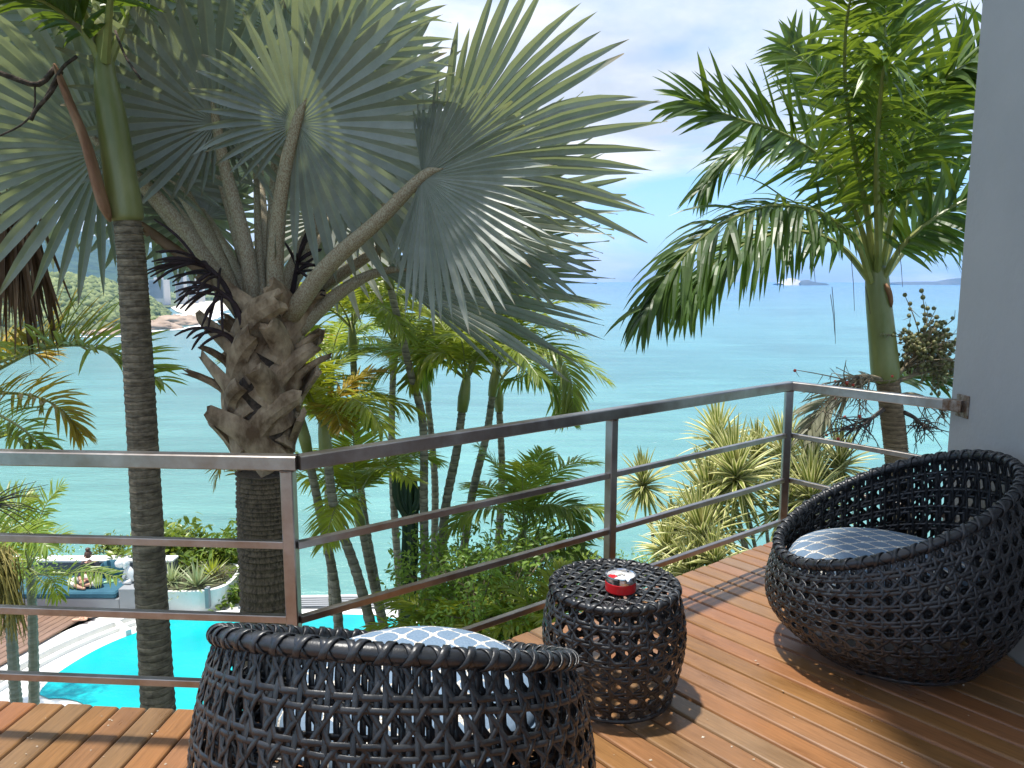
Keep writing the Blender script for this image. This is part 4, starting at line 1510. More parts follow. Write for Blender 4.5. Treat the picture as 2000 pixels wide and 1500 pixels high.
def frond(pts, up, n, Lmax, w, rng, ang=(35, 65), droop=.6, lift=.25, start=.18, rr=(.016, .004), nseg=4, jit=.10, tipfrac=.45, miss=0.0, mb=None, basefrac=.55, nr=26, lm=0, rm=1):
    """feather leaf along the spline pts. material lm = leaflets, rm = rachis"""
    mb = mb or MB()
    C = spline(pts, nr)
    k_ = [rr[0] + (rr[1] - rr[0]) * (i / (nr - 1)) ** .7 for i in range(nr)]
    mb.tube(C, k_, 6, rm)
    for i in range(n):
        t = start + (1 - start) * (i + .5) / n
        f = t * (nr - 1); a = min(int(f), nr - 2); f -= a
        p = C[a].lerp(C[a + 1], f)
        T = (C[a + 1] - C[a]).normalized()
        u_ = up if isinstance(up, Vector) else up(t)
        B = T.cross(u_)
        if B.length < .05: B = T.cross(Vector((1, 0, 0)))
        B.normalize()
        Nn = B.cross(T).normalized()
        ts = (t - start) / (1 - start)
        ll = Lmax * (basefrac + (1 - basefrac) * min(1, ts / .3)) * (1 - (1 - tipfrac) * max(0, (ts - .45) / .55) ** 1.6)
        an = rad(ang[1] + (ang[0] - ang[1]) * ts)
        for sd in (-1, 1):
            if rng.random() < miss: continue
            d = (B * sd * math.sin(an) + T * math.cos(an) + Nn * (lift + rng.gauss(0, jit)) + Vector((rng.gauss(0, jit), rng.gauss(0, jit), rng.gauss(0, jit * .6)))).normalized()
            nn = (Nn - d * Nn.dot(d))
            nn = (nn + B * sd * rng.gauss(0, .25)).normalized() if nn.length > .01 else B
            leaflet(mb, p + B * sd * .004, d, nn, ll * rng.uniform(.86, 1.1), w * rng.uniform(.85, 1.12), droop * rng.uniform(.5, 1.4), lm, nseg)
    # end leaflet
    leaflet(mb, C[-1], (C[-1] - C[-2]).normalized(), Z, Lmax * tipfrac * .7, w * .8, droop, lm, nseg)
    return mb


FAN_AT = {'rib': [], 'tone': [], 'tip': []}


def fan(mb, hub, axis, nrm_, R, spread, rng, nseg=33, split=.55, cup=.12, fold=.0, droop=.12, lenf=None, pleat=.018, m=0, lobes=None):
    """palmate fan: pleated blade, free pointed tips. spread = (from, to) angles in degrees about the axis"""
    a = Vector(axis).normalized()
    n = Vector(nrm_); n = (n - a * n.dot(a)).normalized()
    b = n.cross(a)                                # +angle towards b
    t0, t1 = rad(spread[0]), rad(spread[1])
    rs = [0.02, .18, .36, 'S', .66, .80, .92, 1.0]
    for i in range(nseg):
        ph0 = t0 + (t1 - t0) * i / nseg
        ph1 = t0 + (t1 - t0) * (i + 1) / nseg
        pm_ = (ph0 + ph1) / 2
        edge = min(1, min(i, nseg - 1 - i) / (nseg * .12) * .3 + .7)
        L = R * (lenf(math.degrees(pm_)) if lenf else 1.0) * edge * rng.uniform(.93, 1.05)
        sp = split * rng.uniform(.92, 1.1)
        dz = droop * rng.uniform(.3, 1.9)
        tw = rng.gauss(0, .05)
        lat = rng.gauss(0, .018)
        vs = []
        for r in rs:
            q = sp if r == 'S' else r
            if r != 'S' and q > .5: q = sp + (1 - sp) * (q - .55) / .45
            rr = q * L
            if q <= sp: h = 1.0
            else: h = max(.0, 1 - ((q - sp) / (1 - sp)) ** 1.6)
            half = (ph1 - ph0) / 2 * h
            # past the split a segment keeps its width instead of fanning
            sc_ = 1.0 if q <= sp else (sp * L) / rr * .4 + .6
            half *= sc_
            ctr = pm_ + lat * max(0, q - sp) / (1 - sp)
            for k, (pp, z) in enumerate(((ctr - half, pleat * min(q * 1.6, 1) * (1 - .5 * max(0, q - sp))), (ctr, -pleat * min(q * 1.6, 1)), (ctr + half, pleat * min(q * 1.6, 1) * (1 - .5 * max(0, q - sp))))):
                z *= h if q > sp else 1
                if k == 0 and q > sp: z += tw * (q - sp) * .5
                if k == 2 and q > sp: z -= tw * (q - sp) * .5
                p = a * (math.cos(pp) * rr) + b * (math.sin(pp) * rr)
                cz = cup * (rr * rr) / R + fold * abs(math.sin(pp)) * rr
                p = Vector(hub) + p + n * (z + cz)
                if q > .3:
                    p.z -= dz * R * ((q - .3) / .7) ** 2.2
                vs.append(p)
        fs = []
        for k in range(len(rs) - 1):
            c = k * 3
            fs += [(c, c + 1, c + 4, c + 3), (c + 1, c + 2, c + 5, c + 4)]
        mb.add(vs, fs, m)
        tn = min(1, max(0, .5 + rng.gauss(0, .16)))
        FAN_AT['rib'] += [0, 1, 0] * len(rs); FAN_AT['tone'] += [tn] * (3 * len(rs))
        tq = rng.uniform(.93, 1.04)
        FAN_AT['tip'] += [q_ * tq for q_ in (0, .1, .3, .5, .66, .82, .92, 1.0) for _ in range(3)]
    return mb


def ringed_tube(mb, ctrl, radii, pitch, n=16, depth=.06, m=0, rng=None, smooth_ctrl=True):
    P = [Vector(p) for p in ctrl]
    Ltot = sum((P[i + 1] - P[i]).length for i in range(len(P) - 1))
    k = max(4, int(Ltot / pitch))
    C = spline(P, k * 3 + 1)
    R_ = []
    for i in range(len(C)):
        t = i / (len(C) - 1)
        f = t * (len(radii) - 1); a = min(int(f), len(radii) - 2)
        r = radii[a] + (radii[a + 1] - radii[a]) * (f - a)
        R_.append(r * (1 + (depth, -depth * .5, -depth * .9)[i % 3] + (rng.gauss(0, depth * .35) if rng else 0)))
    mb.tube(C, R_, n, m)


def px_path(lst):
    return [PY(u, v, y) for u, v, y in lst]


# ================================================================== SILVER FAN PALM
rng = random.Random(21)
BX = PY(522, 640, 5.5)
bis = thing('fan_palm', (BX.x, BX.y, POOL_Z), 'big silver fan palm with thick trunk and criss-crossed old leaf bases behind the railing', 'palm tree', 'palms around the terrace')
mb = MB()
tb = PY(512, 900, 5.5)
ringed_tube(mb, [(tb.x - .02, tb.y, POOL_Z - .6), (tb.x - .01, tb.y, -2.5), (tb.x, tb.y, -.6), (tb.x + .02, tb.y, .25)], [.25, .21, .20, .205], .09, 20, .035, 0, rng)
mb.build('trunk', M['bark_thick'], bis)
crown_c = PY(524, 640, 5.5)
mb = MB()
c0, c1 = PY(512, 880, 5.5), PY(524, 600, 5.5)
mb.tube(spline([c0, (c0 * .7 + c1 * .3), (c0 * .35 + c1 * .65), c1], 12), [.19, .20, .21, .22, .23, .235, .235, .23, .22, .20, .17, .12], 18)
mb.build('crown_core', M['boot_dark'], bis)


def boot(ang, z, L, w, side, out, cut, mat, hug=1.0):
    """a split, cut-off leaf base wrapping diagonally round the trunk"""
    n = 9
    vs = []
    r0 = .205 + .045 * math.sin(max(0, min(1, z)) * 2.6)
    cb, sb = 1 / math.hypot(1, side), side / math.hypot(1, side)
    def at(s):
        f = s / L
        a_ = ang + hug * sb * s / r0
        rr = r0 + (-.012 + .05 * max(0, f)) + out * max(0, f) ** 2.2 * L
        c_ = c0.lerp(c1, z) + Z * (cb * s * .92)
        er_ = Vector((math.cos(a_), math.sin(a_), 0))
        return c_ + er_ * rr + Vector((-er_.y, er_.x, 0)) * (sb * s * (1 - hug)), er_
    wob = [rng.gauss(0, .02) for _ in range(n)]
    for i in range(n):
        t_ = i / (n - 1)
        s = -.10 + (L + .10) * t_
        p, er = at(s)
        p2, _ = at(s + .01)
        d = (p2 - p).normalized()
        sdir = d.cross(er).normalized()
        nn = sdir.cross(d).normalized()
        if nn.dot(er) < 0: nn = -nn
        ww = w * (1 - .52 * t_ ** .9) * (1 + wob[i])
        th = .038 * (1 - .35 * t_)
        crv = .20 * ww
        for k, (x, h) in enumerate(((-1, -crv), (-.55, .30 * crv), (0, .62 * crv), (.55, .30 * crv), (1, -crv), (.5, -.3 * crv - th), (0, -th), (-.5, -.3 * crv - th))):
            jag = (rng.uniform(-.05, .03) * cut) if i == n - 1 else 0
            vs.append(p + sdir * (x * ww / 2) + nn * h + d * jag)
    m_ = MB()
    fs = []
    for i in range(n - 1):
        for k in range(8):
            j = (k + 1) % 8
            fs.append((i * 8 + k, i * 8 + j, i * 8 + 8 + j, i * 8 + 8 + k))
    fs.append(tuple(range((n - 1) * 8, n * 8)))
    fs.append(tuple(range(7, -1, -1)))
    m_.add(vs, fs)
    m_.build('leaf_base', mat, bis, False)


ga = 2.39996
for i in range(30):
    z = -.06 + .98 * (i / 29)
    boot(i * ga + .5, z, rng.uniform(.36, .50), rng.uniform(.23, .31), (1.0 if i % 2 else -1.0) * rng.uniform(.45, 1.1), rng.uniform(.12, .42), .8, M['boot'])
# a few stubs that stick well out at the sides
for ang, z, L, side, out in ((3.30, .34, .26, .15, 1.0), (3.15, .70, .22, -.2, .6), (-.2, .44, .26, .2, .8), (3.0, .94, .28, .1, .8), (-.1, .88, .22, -.2, .6), (3.5, .56, .20, .3, .6), (-.4, .64, .2, .3, .6)):
    boot(ang, z, L, .15, side, out, 1.4, M['boot'], 0.0)

CAMD = Vector((0, -1, 0))


def fan_leaf(hu, hv, Y, alpha, Rpx, spread, tilt=(0, 0), petiole=None, base=(0, 0), lenf=None, nseg=33, droop=.06, cup=.10, fold=.12, split=.52, mat='fan', seed=0, sag=.0, pr=(.074, .034)):
    r_ = random.Random(seed * 17 + 3)
    hub = PY(hu, hv, Y)
    R = Rpx / FPX * (hub - EYE).length
    ray_ = (EYE - hub).normalized()
    right = Vector((1, 0, 0)); upv = right.cross(ray_) * -1
    upv = ray_.cross(right).normalized() * 1
    if upv.z < 0: upv = -upv
    n = (ray_ + right * tilt[0] + upv * tilt[1]).normalized()
    ax = right * math.cos(rad(alpha)) + upv * math.sin(rad(alpha))
    ax = (ax - n * ax.dot(n)).normalized()
    mb_ = MB()
    fan(mb_, hub, ax, n, R, spread, r_, nseg, split, cup, fold, droop, lenf, pleat=.013 * R, m=0)
    leaf = mb_.build('fan_leaf', M[mat], bis)
    for k_ in FAN_AT:
        at = leaf.data.attributes.new(k_, 'FLOAT', 'POINT')
        at.data.foreach_set('value', FAN_AT[k_][-len(leaf.data.vertices):])
    if petiole:
        pts = [PY(*q) for q in petiole] + [hub, hub + ax * R * .16 + n * .01]
        C = spline(pts, 18)
        mp = MB()
        mp.tube(C, [pr[0] + (pr[1] - pr[0]) * min(1, i / 14) if i < 15 else pr[1] * (1 - (i - 14) / 3.2) for i in range(18)], 10, 0, True, .8)
        mp.build('petiole', M['petiole'], leaf, True)
    return leaf


side_long = lambda ang: .62 + .42 / (1 + math.exp(ang / 14.0))          # short towards +angle side
# front leaves (photo pixel of the hub, depth, direction, size in pixels at that depth)
fan_leaf(578, 242, 5.0, 62, 325, (-172, 168), (-.15, -.30), [(540, 600, 5.45), (538, 500, 5.35), (552, 360, 5.15)], lenf=lambda a: .55 + .45 / (1 + math.exp((a - 28) / 16.0)), nseg=40, seed=1, cup=.06)
fan_leaf(422, 240, 5.35, 96, 270, (-170, 170), (.1, -.35), [(497, 605, 5.5), (480, 480, 5.45), (440, 330, 5.4)], nseg=36, seed=2, lenf=lambda a: .62 + .38 * math.cos(rad(a * .6)))
fan_leaf(205, 292, 5.25, 130, 305, (-178, 150), (.05, -.15), [(470, 610, 5.5), (400, 500, 5.45), (300, 375, 5.35)], nseg=42, seed=3, lenf=lambda a: .72 + .28 * math.cos(rad(a * .55)), droop=.10)
fan_leaf(824, 346, 5.0, 16, 295, (-128, 78), (-.45, .15), [(566, 618, 5.35), (640, 520, 5.2), (740, 430, 5.05)], nseg=42, seed=4, cup=.16, fold=.10, split=.60, droop=.04, lenf=lambda a: .70 + .32 * max(0, math.cos(rad(a + 62))))
fan_leaf(862, 322, 5.35, 33, 390, (-62, 50), (-.2, -.25), [(566, 612, 5.5), (660, 500, 5.45), (770, 395, 5.4)], nseg=24, seed=5, split=.56, droop=.07, fold=.04, lenf=lambda a: .92 + .12 * math.cos(rad(a * 1.4)))
fan_leaf(748, 530, 5.7, 0, 425, (-42, 40), (-.25, .45), [(582, 645, 5.45), (640, 590, 5.5), (700, 548, 5.6)], nseg=32, seed=6, split=.62, droop=.03, fold=.05)
# leaves behind
fan_leaf(700, 285, 6.1, 35, 235, (-150, 150), (-.1, .2), [(545, 600, 5.6), (600, 470, 5.8)], nseg=32, seed=7)
fan_leaf(560, 70, 5.9, 88, 360, (-80, 80), (0, -.4), [(530, 600, 5.6), (540, 350, 5.75)], nseg=26, seed=8)
fan_leaf(640, 120, 5.05, 28, 235, (-55, 85), (-.1, -.2), None, nseg=22, seed=9, split=.6)
fan_leaf(150, 60, 5.9, 110, 330, (-150, 150), (.1, -.2), [(480, 590, 5.7), (330, 330, 5.8)], nseg=36, seed=10)
fan_leaf(330, 60, 6.0, 92, 330, (-100, 100), (.1, -.3), [(500, 590, 5.7), (430, 330, 5.9)], nseg=29, seed=11)
fan_leaf(402, 425, 6.2, 170, 150, (-165, 165), (.3, .75), [(488, 590, 5.7), (445, 500, 5.9)], nseg=32, seed=12, droop=.08)
fan_leaf(640, 425, 6.5, -40, 195, (-150, 150), (-.1, .5), [(540, 590, 5.8), (600, 500, 6.1)], nseg=33, seed=13, droop=.08)
fan_leaf(300, 360, 6.1, -120, 165, (-150, 150), (.2, .1), [(485, 595, 5.7), (390, 470, 5.9)], nseg=29, seed=14, droop=.08)
fan_leaf(505, 330, 6.5, 80, 220, (-160, 160), (0, .2), [(520, 590, 5.8), (512, 450, 6.1)], nseg=32, seed=15)
fan_leaf(60, 170, 6.2, 150, 300, (-150, 150), (.1, -.1), [(470, 600, 5.7), (250, 330, 6.0)], nseg=33, seed=16)
fan_leaf(770, 470, 6.2, 0, 320, (-60, 70), (-.2, .6), [(560, 610, 5.7), (660, 540, 6.0)], nseg=29, seed=17, split=.62, droop=.04)
fan_leaf(880, 420, 5.7, 2, 325, (-62, 66), (-.25, .55), [(566, 612, 5.6), (690, 520, 5.65), (800, 450, 5.7)], nseg=30, seed=19, split=.62, droop=.03, pr=(.05, .025))
fan_leaf(690, 250, 5.7, 30, 250, (-140, 140), (-.1, .1), None, nseg=32, seed=20)
# folded spear leaves and bare stalks in the middle
for q in ([(512, 590, 5.5), (505, 470, 5.6), (500, 330, 5.8)], [(560, 590, 5.6), (590, 500, 5.75), (625, 430, 5.9)], [(490, 590, 5.6), (450, 500, 5.7), (395, 410, 5.9)]):
    mp = MB(); mp.tube(spline(px_path(q), 12), [.05 - .002 * i for i in range(12)], 8, 0, True, .7); mp.build('petiole', M['petiole'], bis, True)
# hanging dead leaf at the left
r_ = random.Random(8)
mp = MB()
top = PY(28, 380, 5.9)
for i in range(70):
    a = r_.uniform(-1, 1)
    st = top + Vector((a * .10, r_.uniform(-.08, .08), r_.uniform(-.15, .05)))
    L = r_.uniform(.65, 1.25)
    d = Vector((a * .16 + r_.gauss(0, .05), r_.gauss(0, .08), -1)).normalized()
    leaflet(mp, st, d, Vector((r_.gauss(0, .6), -1, 0)).normalized(), L, r_.uniform(.010, .022), .1, 0, 5, fold=.9)
dl = mp.build('dead_leaf', M['dead'], bis)
mp = MB(); mp.tube(spline([crown_c, PY(330, 480, 5.8), PY(130, 360, 5.9), PY(28, 372, 5.9)], 14), [.05 - .002 * i for i in range(14)], 8); mp.build('petiole', M['dead'], dl, True)
# dark flower spikes left and right of the crown
def spikes(root, dirs, n, L, seed):
    r_ = random.Random(seed)
    m_ = MB()
    m_.tube(spline(root, 12), [.022 - .001 * i for i in range(12)], 8)
    C = spline(root, 12)
    for i in range(n):
        k = r_.randint(5, 11)
        p = C[k]
        d = Vector((dirs[0] + r_.gauss(0, .5), r_.gauss(0, .4), dirs[1] + r_.gauss(0, .45))).normalized()
        pts = [p]
        for j in range(5):
            pts.append(pts[-1] + d * L * r_.uniform(.8, 1.2) / 5)
            d = (d - Z * .16).normalized()
        m_.tube(pts, [.008, .010, .0105, .0105, .009, .005], 6)
    m_.build('flower_spike', M['flower'], bis, True)
spikes(px_path([(475, 640, 5.3), (440, 560, 5.25), (405, 520, 5.2), (385, 510, 5.15)]), (-.95, .15), 16, .36, 3)
spikes(px_path([(480, 660, 5.25), (462, 600, 5.2), (430, 570, 5.15), (415, 560, 5.1)]), (-.8, -.1), 12, .27, 4)
spikes(px_path([(470, 690, 5.3), (450, 660, 5.25), (420, 645, 5.2), (400, 640, 5.2)]), (-.9, -.2), 5, .22, 5)
spikes(px_path([(565, 600, 5.6), (575, 550, 5.6), (580, 520, 5.6), (583, 500, 5.6)]), (.4, .7), 16, .2, 6)
spikes(px_path([(575, 610, 5.5), (590, 590, 5.5), (598, 580, 5.5), (604, 572, 5.5)]), (.9, .2), 8, .16, 7)

# ================================================================== RINGED PALM (left, in front of the fan palm)
rng = random.Random(4)
RP = PY(278, 900, 4.75)
rp = thing('ringed_palm', (RP.x, RP.y, POOL_Z), 'slender palm with dark ringed trunk and green crownshaft left of the thick fan palm', 'palm tree', 'palms around the terrace')
mb = MB()
ringed_tube(mb, [PY(318, 1560, 4.75), PY(310, 1400, 4.75), PY(295, 1150, 4.75), PY(281, 900, 4.75), PY(268, 680, 4.75), PY(258, 520, 4.75), PY(248, 425, 4.75)], [.115, .108, .098, .092, .088, .083, .078], .042, 18, .02, 0, rng)
mb.build('trunk', M['bark'], rp)
mb = MB()
mb.tube(spline([PY(248, 432, 4.75), PY(244, 400, 4.75), PY(233, 330, 4.75), PY(220, 240, 4.75), PY(208, 170, 4.75), PY(203, 110, 4.75), PY(198, 30, 4.75)], 20), [.088, .096, .098, .098, .096, .094, .092, .090, .088, .086, .083, .079, .073, .066, .06, .056, .052, .048, .044, .040], 20)
mb.build('crownshaft', M['crownshaft'], rp, True)
mb = MB()
C = spline([PY(214, 432, 4.62), PY(196, 380, 4.62), PY(168, 280, 4.62), PY(132, 190, 4.64), PY(108, 128, 4.66)], 16)
mb.tube(C, [.03, .07, .095, .10, .10, .098, .095, .09, .085, .082, .078, .074, .07, .064, .055, .03], 12, 0, True, .30)
mb.build('dry_sheath', M['sheath'], rp, True)
mb = MB()
for q, rr in (([(120, 140, 4.66), (100, 180, 4.6), (70, 215, 4.6), (60, 235, 4.6)], .012), ([(110, 130, 4.66), (75, 165, 4.6), (20, 150, 4.55), (-60, 120, 4.5)], .016), ([(68, 160, 4.6), (66, 215, 4.6), (40, 245, 4.6), (0, 265, 4.6)], .006), ([(225, 60, 4.6), (245, 110, 4.55), (275, 155, 4.5)], .007), ([(150, 110, 4.6), (120, 135, 4.6), (90, 190, 4.6)], .01)):
    mb = MB(); mb.tube(spline(px_path(q), 10), rr, 6)
    mb.build('dry_stalk', M['boot_dark'], rp, True)
for k, (q, L, n) in enumerate((([(205, 150, 4.75), (180, 90, 4.7), (130, 30, 4.6), (40, -10, 4.4), (-90, 20, 4.2)], .42, 34),
                    ([(202, 110, 4.75), (185, 10, 4.9), (130, -90, 5.1), (20, -160, 5.3)], .5, 34),
                    ([(206, 120, 4.7), (215, 0, 4.5), (225, -120, 4.3), (230, -230, 4.0)], .5, 34),
                    ([(210, 130, 4.75), (250, 30, 4.8), (300, -70, 4.9), (400, -150, 5.0)], .5, 34),
                    ([(200, 100, 4.8), (150, 0, 4.6), (90, -60, 4.3), (10, -60, 4.0)], .5, 32),
                    ([(204, 90, 4.8), (210, -60, 5.2), (190, -190, 5.7)], .5, 30))):
    m_ = frond(px_path(q), Z, n, L, .020, rng, droop=.7, rr=(.030, .006), start=.30)
    m_.build('frond', [M['frond'], M['rachis']], rp)

# ================================================================== FRUITING PALM (right)
rng = random.Random(9)
YR = 5.9
FP = PY(1748, 900, YR)
fpalm = thing('fruiting_palm', (FP.x, FP.y, -4.5), 'leaning green palm with swollen crownshaft and fruit clusters beside the grey wall', 'palm tree', 'palms around the terrace')
mb = MB()
ringed_tube(mb, [PY(1800, 1500, YR), PY(1772, 1150, YR), PY(1752, 900, YR), PY(1741, 800, YR), PY(1733, 738, YR)], [.12, .10, .088, .086, .084], .03, 18, .025, 0, rng)
mb.build('trunk', M['bark2'], fpalm)
mb = MB()
mb.tube(spline([PY(1731, 745, YR), PY(1728, 715, YR), PY(1722, 650, YR), PY(1716, 590, YR), PY(1713, 545, YR), PY(1712, 515, YR)], 16), [.086, .098, .104, .105, .103, .100, .098, .096, .094, .092, .090, .088, .085, .08, .072, .05], 20)
mb.build('crownshaft', M['crownshaft'], fpalm, True)
mb = MB(); mb.tube(spline([PY(1728, 555, YR - .08), PY(1737, 575, YR - .09), PY(1741, 600, YR - .08)], 6), [.03, .045, .04, .035, .03, .01], 8, 0, True, .4); mb.build('dry_sheath', M['sheath'], fpalm, True)
Yv = Vector((0, -1, 0))
FR = [  # rachis points (pixel, depth), leaflets, length m, width, up-hint, droop, material
    ([(1706, 545, 5.9), (1680, 440, 5.75), (1620, 325, 5.6), (1530, 262, 5.45), (1440, 232, 5.35), (1345, 196, 5.3)], 34, .50, .024, Vector((-.3, -.9, .6)), .25, 'frond'),
    ([(1700, 550, 5.85), (1670, 470, 5.6), (1590, 412, 5.4), (1490, 405, 5.25), (1390, 450, 5.15), (1310, 530, 5.1), (1262, 610, 5.1)], 50, .50, .022, Vector((-.2, -.45, .9)), 1.1, 'frond'),
    ([(1702, 552, 5.9), (1640, 480, 5.9), (1560, 452, 5.85), (1470, 470, 5.8), (1390, 520, 5.8), (1340, 590, 5.8)], 44, .50, .022, Vector((0, -.5, .85)), 1.2, 'frond'),
    ([(1713, 530, 5.85), (1720, 420, 5.55), (1727, 300, 5.3), (1730, 170, 5.1), (1728, 40, 5.0), (1722, -80, 4.95)], 40, .46, .024, Vector((.15, -1, .15)), .6, 'frond_fresh'),
    ([(1726, 545, 5.85), (1755, 490, 5.75), (1800, 445, 5.65), (1860, 405, 5.6), (1930, 370, 5.55), (2010, 350, 5.5)], 32, .44, .024, Vector((.2, -.7, .7)), .45, 'frond'),
    ([(1722, 530, 5.95), (1770, 400, 6.0), (1830, 270, 6.0), (1890, 140, 6.0), (1950, 20, 6.0)], 36, .48, .025, Vector((.3, -.95, .3)), .4, 'frond'),
    ([(1712, 530, 6.0), (1690, 380, 6.2), (1650, 250, 6.3), (1600, 150, 6.4), (1540, 90, 6.5)], 36, .45, .024, Vector((-.3, -.9, .4)), .5, 'frond_fresh'),
    ([(1715, 525, 6.0), (1740, 330, 6.3), (1760, 180, 6.5), (1770, 20, 6.6), (1770, -100, 6.7)], 36, .48, .024, Vector((.2, -.95, .2)), .5, 'frond'),
    ([(1708, 530, 5.9), (1690, 400, 5.6), (1665, 270, 5.3), (1650, 150, 5.0), (1655, 30, 4.7), (1680, -60, 4.5)], 36, .42, .022, Vector((-.2, -.9, .2)), .7, 'frond_fresh'),
    ([(1728, 540, 6.0), (1780, 480, 6.2), (1840, 470, 6.4), (1900, 500, 6.5), (1950, 560, 6.6)], 26, .40, .022, Vector((.1, -.5, .85)), .9, 'frond'),
    ([(1703, 540, 6.0), (1650, 400, 6.3), (1590, 310, 6.6), (1500, 280, 6.8), (1420, 310, 7.0), (1370, 370, 7.0)], 34, .46, .022, Vector((-.1, -.5, .8)), .8, 'frond'),
    ([(1720, 530, 5.9), (1750, 380, 5.6), (1790, 240, 5.4), (1850, 150, 5.2), (1930, 110, 5.0)], 34, .46, .024, Vector((.3, -.8, .5)), .6, 'frond'),
    ([(1716, 520, 5.85), (1712, 350, 5.2), (1716, 240, 4.9), (1724, 150, 4.5), (1730, 120, 4.2)], 30, .36, .020, Vector((0, -.6, .8)), .9, 'frond_fresh'),
]
for q, n, L, w, up, dr, mm in FR:
    m_ = frond(px_path(q), up, int(n * 1.35), L * 1.08, w * 1.02, rng, ang=(28, 60), droop=dr * 1.25, rr=(.028, .006), start=.20, nseg=5, jit=.20, lift=.18, tipfrac=.6)
    m_.build('frond', [M[mm], M['rachis']], fpalm)
# hanging threads
mb = MB()
for u, v, L in ((1625, 560, .42), (1662, 500, .4), (1622, 575, .3), (1755, 480, .3), (1690, 560, .2), (1583, 470, .3)):
    p = PY(u, v, 5.7); mb.tube([p, p + Vector((.03, 0, -L * .5)), p + Vector((.05, 0, -L))], [.003, .003, .002], 4)
mb.build('hanging_thread', M['twig_dark'], fpalm)


def cluster(root, tips, n, spread, bm, br, fruit_r, seed, droop=0.0, name='fruit_stalk', fr_share=1.0, len_=.3, gap=1):
    r_ = random.Random(seed)
    m_ = MB(); m_.tube(spline(root, 10), [.018 - .0012 * i for i in range(10)], 8)
    C = spline(root, 10)
    fr = MB()
    for i in range(n):
        p = C[r_.randint(3, 9)]
        tgt = Vector(tips) + Vector((r_.gauss(0, spread), r_.gauss(0, spread * .8), r_.gauss(0, spread)))
        d = tgt - p
        midp = p + d * .5 + Vector((r_.gauss(0, .02), r_.gauss(0, .02), .03 - droop * .1))
        e = p + d - Z * droop * r_.random() * .25
        B_ = spline([p, midp, e], 7)
        m_.tube(B_, [.006, .005, .0045, .004, .0035, .003, .002], 5)
        for k in range(2, 7, gap):
            if r_.random() < fr_share:
                fr.ball(B_[k] + Vector((r_.gauss(0, .012), r_.gauss(0, .012), r_.gauss(0, .012))), fruit_r * r_.uniform(.75, 1.15), 0, 7, 5)
            # side twig
            if r_.random() < .5:
                m_.tube([B_[k], B_[k] + Vector((r_.gauss(0, .04), r_.gauss(0, .04), r_.gauss(0, .04) - droop * .05))], [.003, .0015], 4)
    st = m_.build(name, bm, fpalm, True)
    if fr.v:
        o = fr.build('fruit', br, st, True); o['kind'] = 'stuff'
    return st
cluster(px_path([(1742, 742, 5.9), (1765, 720, 5.9), (1790, 690, 5.9), (1808, 665, 5.9)]), PY(1815, 668, 5.9), 70, .15, M['twig'], M['berry_green'], .017, 1)
cluster(px_path([(1745, 745, 5.9), (1780, 735, 5.9), (1810, 715, 5.95), (1830, 700, 6.0)]), PY(1835, 715, 6.0), 46, .12, M['twig'], M['berry_green'], .016, 2)
cluster(px_path([(1722, 742, 5.85), (1700, 735, 5.7), (1670, 735, 5.6), (1640, 745, 5.55)]), PY(1640, 765, 5.55), 46, .16, M['twig'], M['berry_red'], .013, 3, .8, fr_share=.07)
cluster(px_path([(1725, 800, 5.85), (1705, 815, 5.7), (1685, 830, 5.65), (1665, 838, 5.6)]), PY(1655, 842, 5.6), 30, .11, M['twig_dark'], M['berry_red'], .012, 4, .3, fr_share=.02)
cluster(px_path([(1765, 805, 5.85), (1785, 815, 5.8), (1800, 828, 5.8), (1812, 835, 5.8)]), PY(1812, 838, 5.8), 26, .10, M['twig_dark'], M['berry_red'], .012, 5, .3, fr_share=0)
cluster(px_path([(1745, 775, 5.8), (1785, 770, 5.8), (1830, 790, 5.85), (1845, 815, 5.9)]), PY(1838, 810, 5.85), 14, .10, M['twig'], M['berry_red'], .012, 6, .5, fr_share=0)
# older grey frond drooping left behind the rail, and a green one behind the fruit
m_ = frond(px_path([(1722, 748, 6.2), (1690, 745, 6.3), (1640, 765, 6.4), (1600, 800, 6.4), (1575, 850, 6.4)]), Vector((0, -.4, .9)), 34, .36, .016, rng, droop=.8, rr=(.014, .004), start=.12, nseg=4, jit=.18)
m_.build('frond', [M['frond_grey'], M['twig']], fpalm)
m_ = frond(px_path([(1745, 750, 6.3), (1790, 735, 6.3), (1840, 735, 6.3), (1890, 755, 6.3)]), Vector((0, -.4, .9)), 30, .34, .018, rng, droop=.5, rr=(.014, .004), start=.1, nseg=4, jit=.2)
m_.build('frond', [M['frond'], M['rachis']], fpalm)

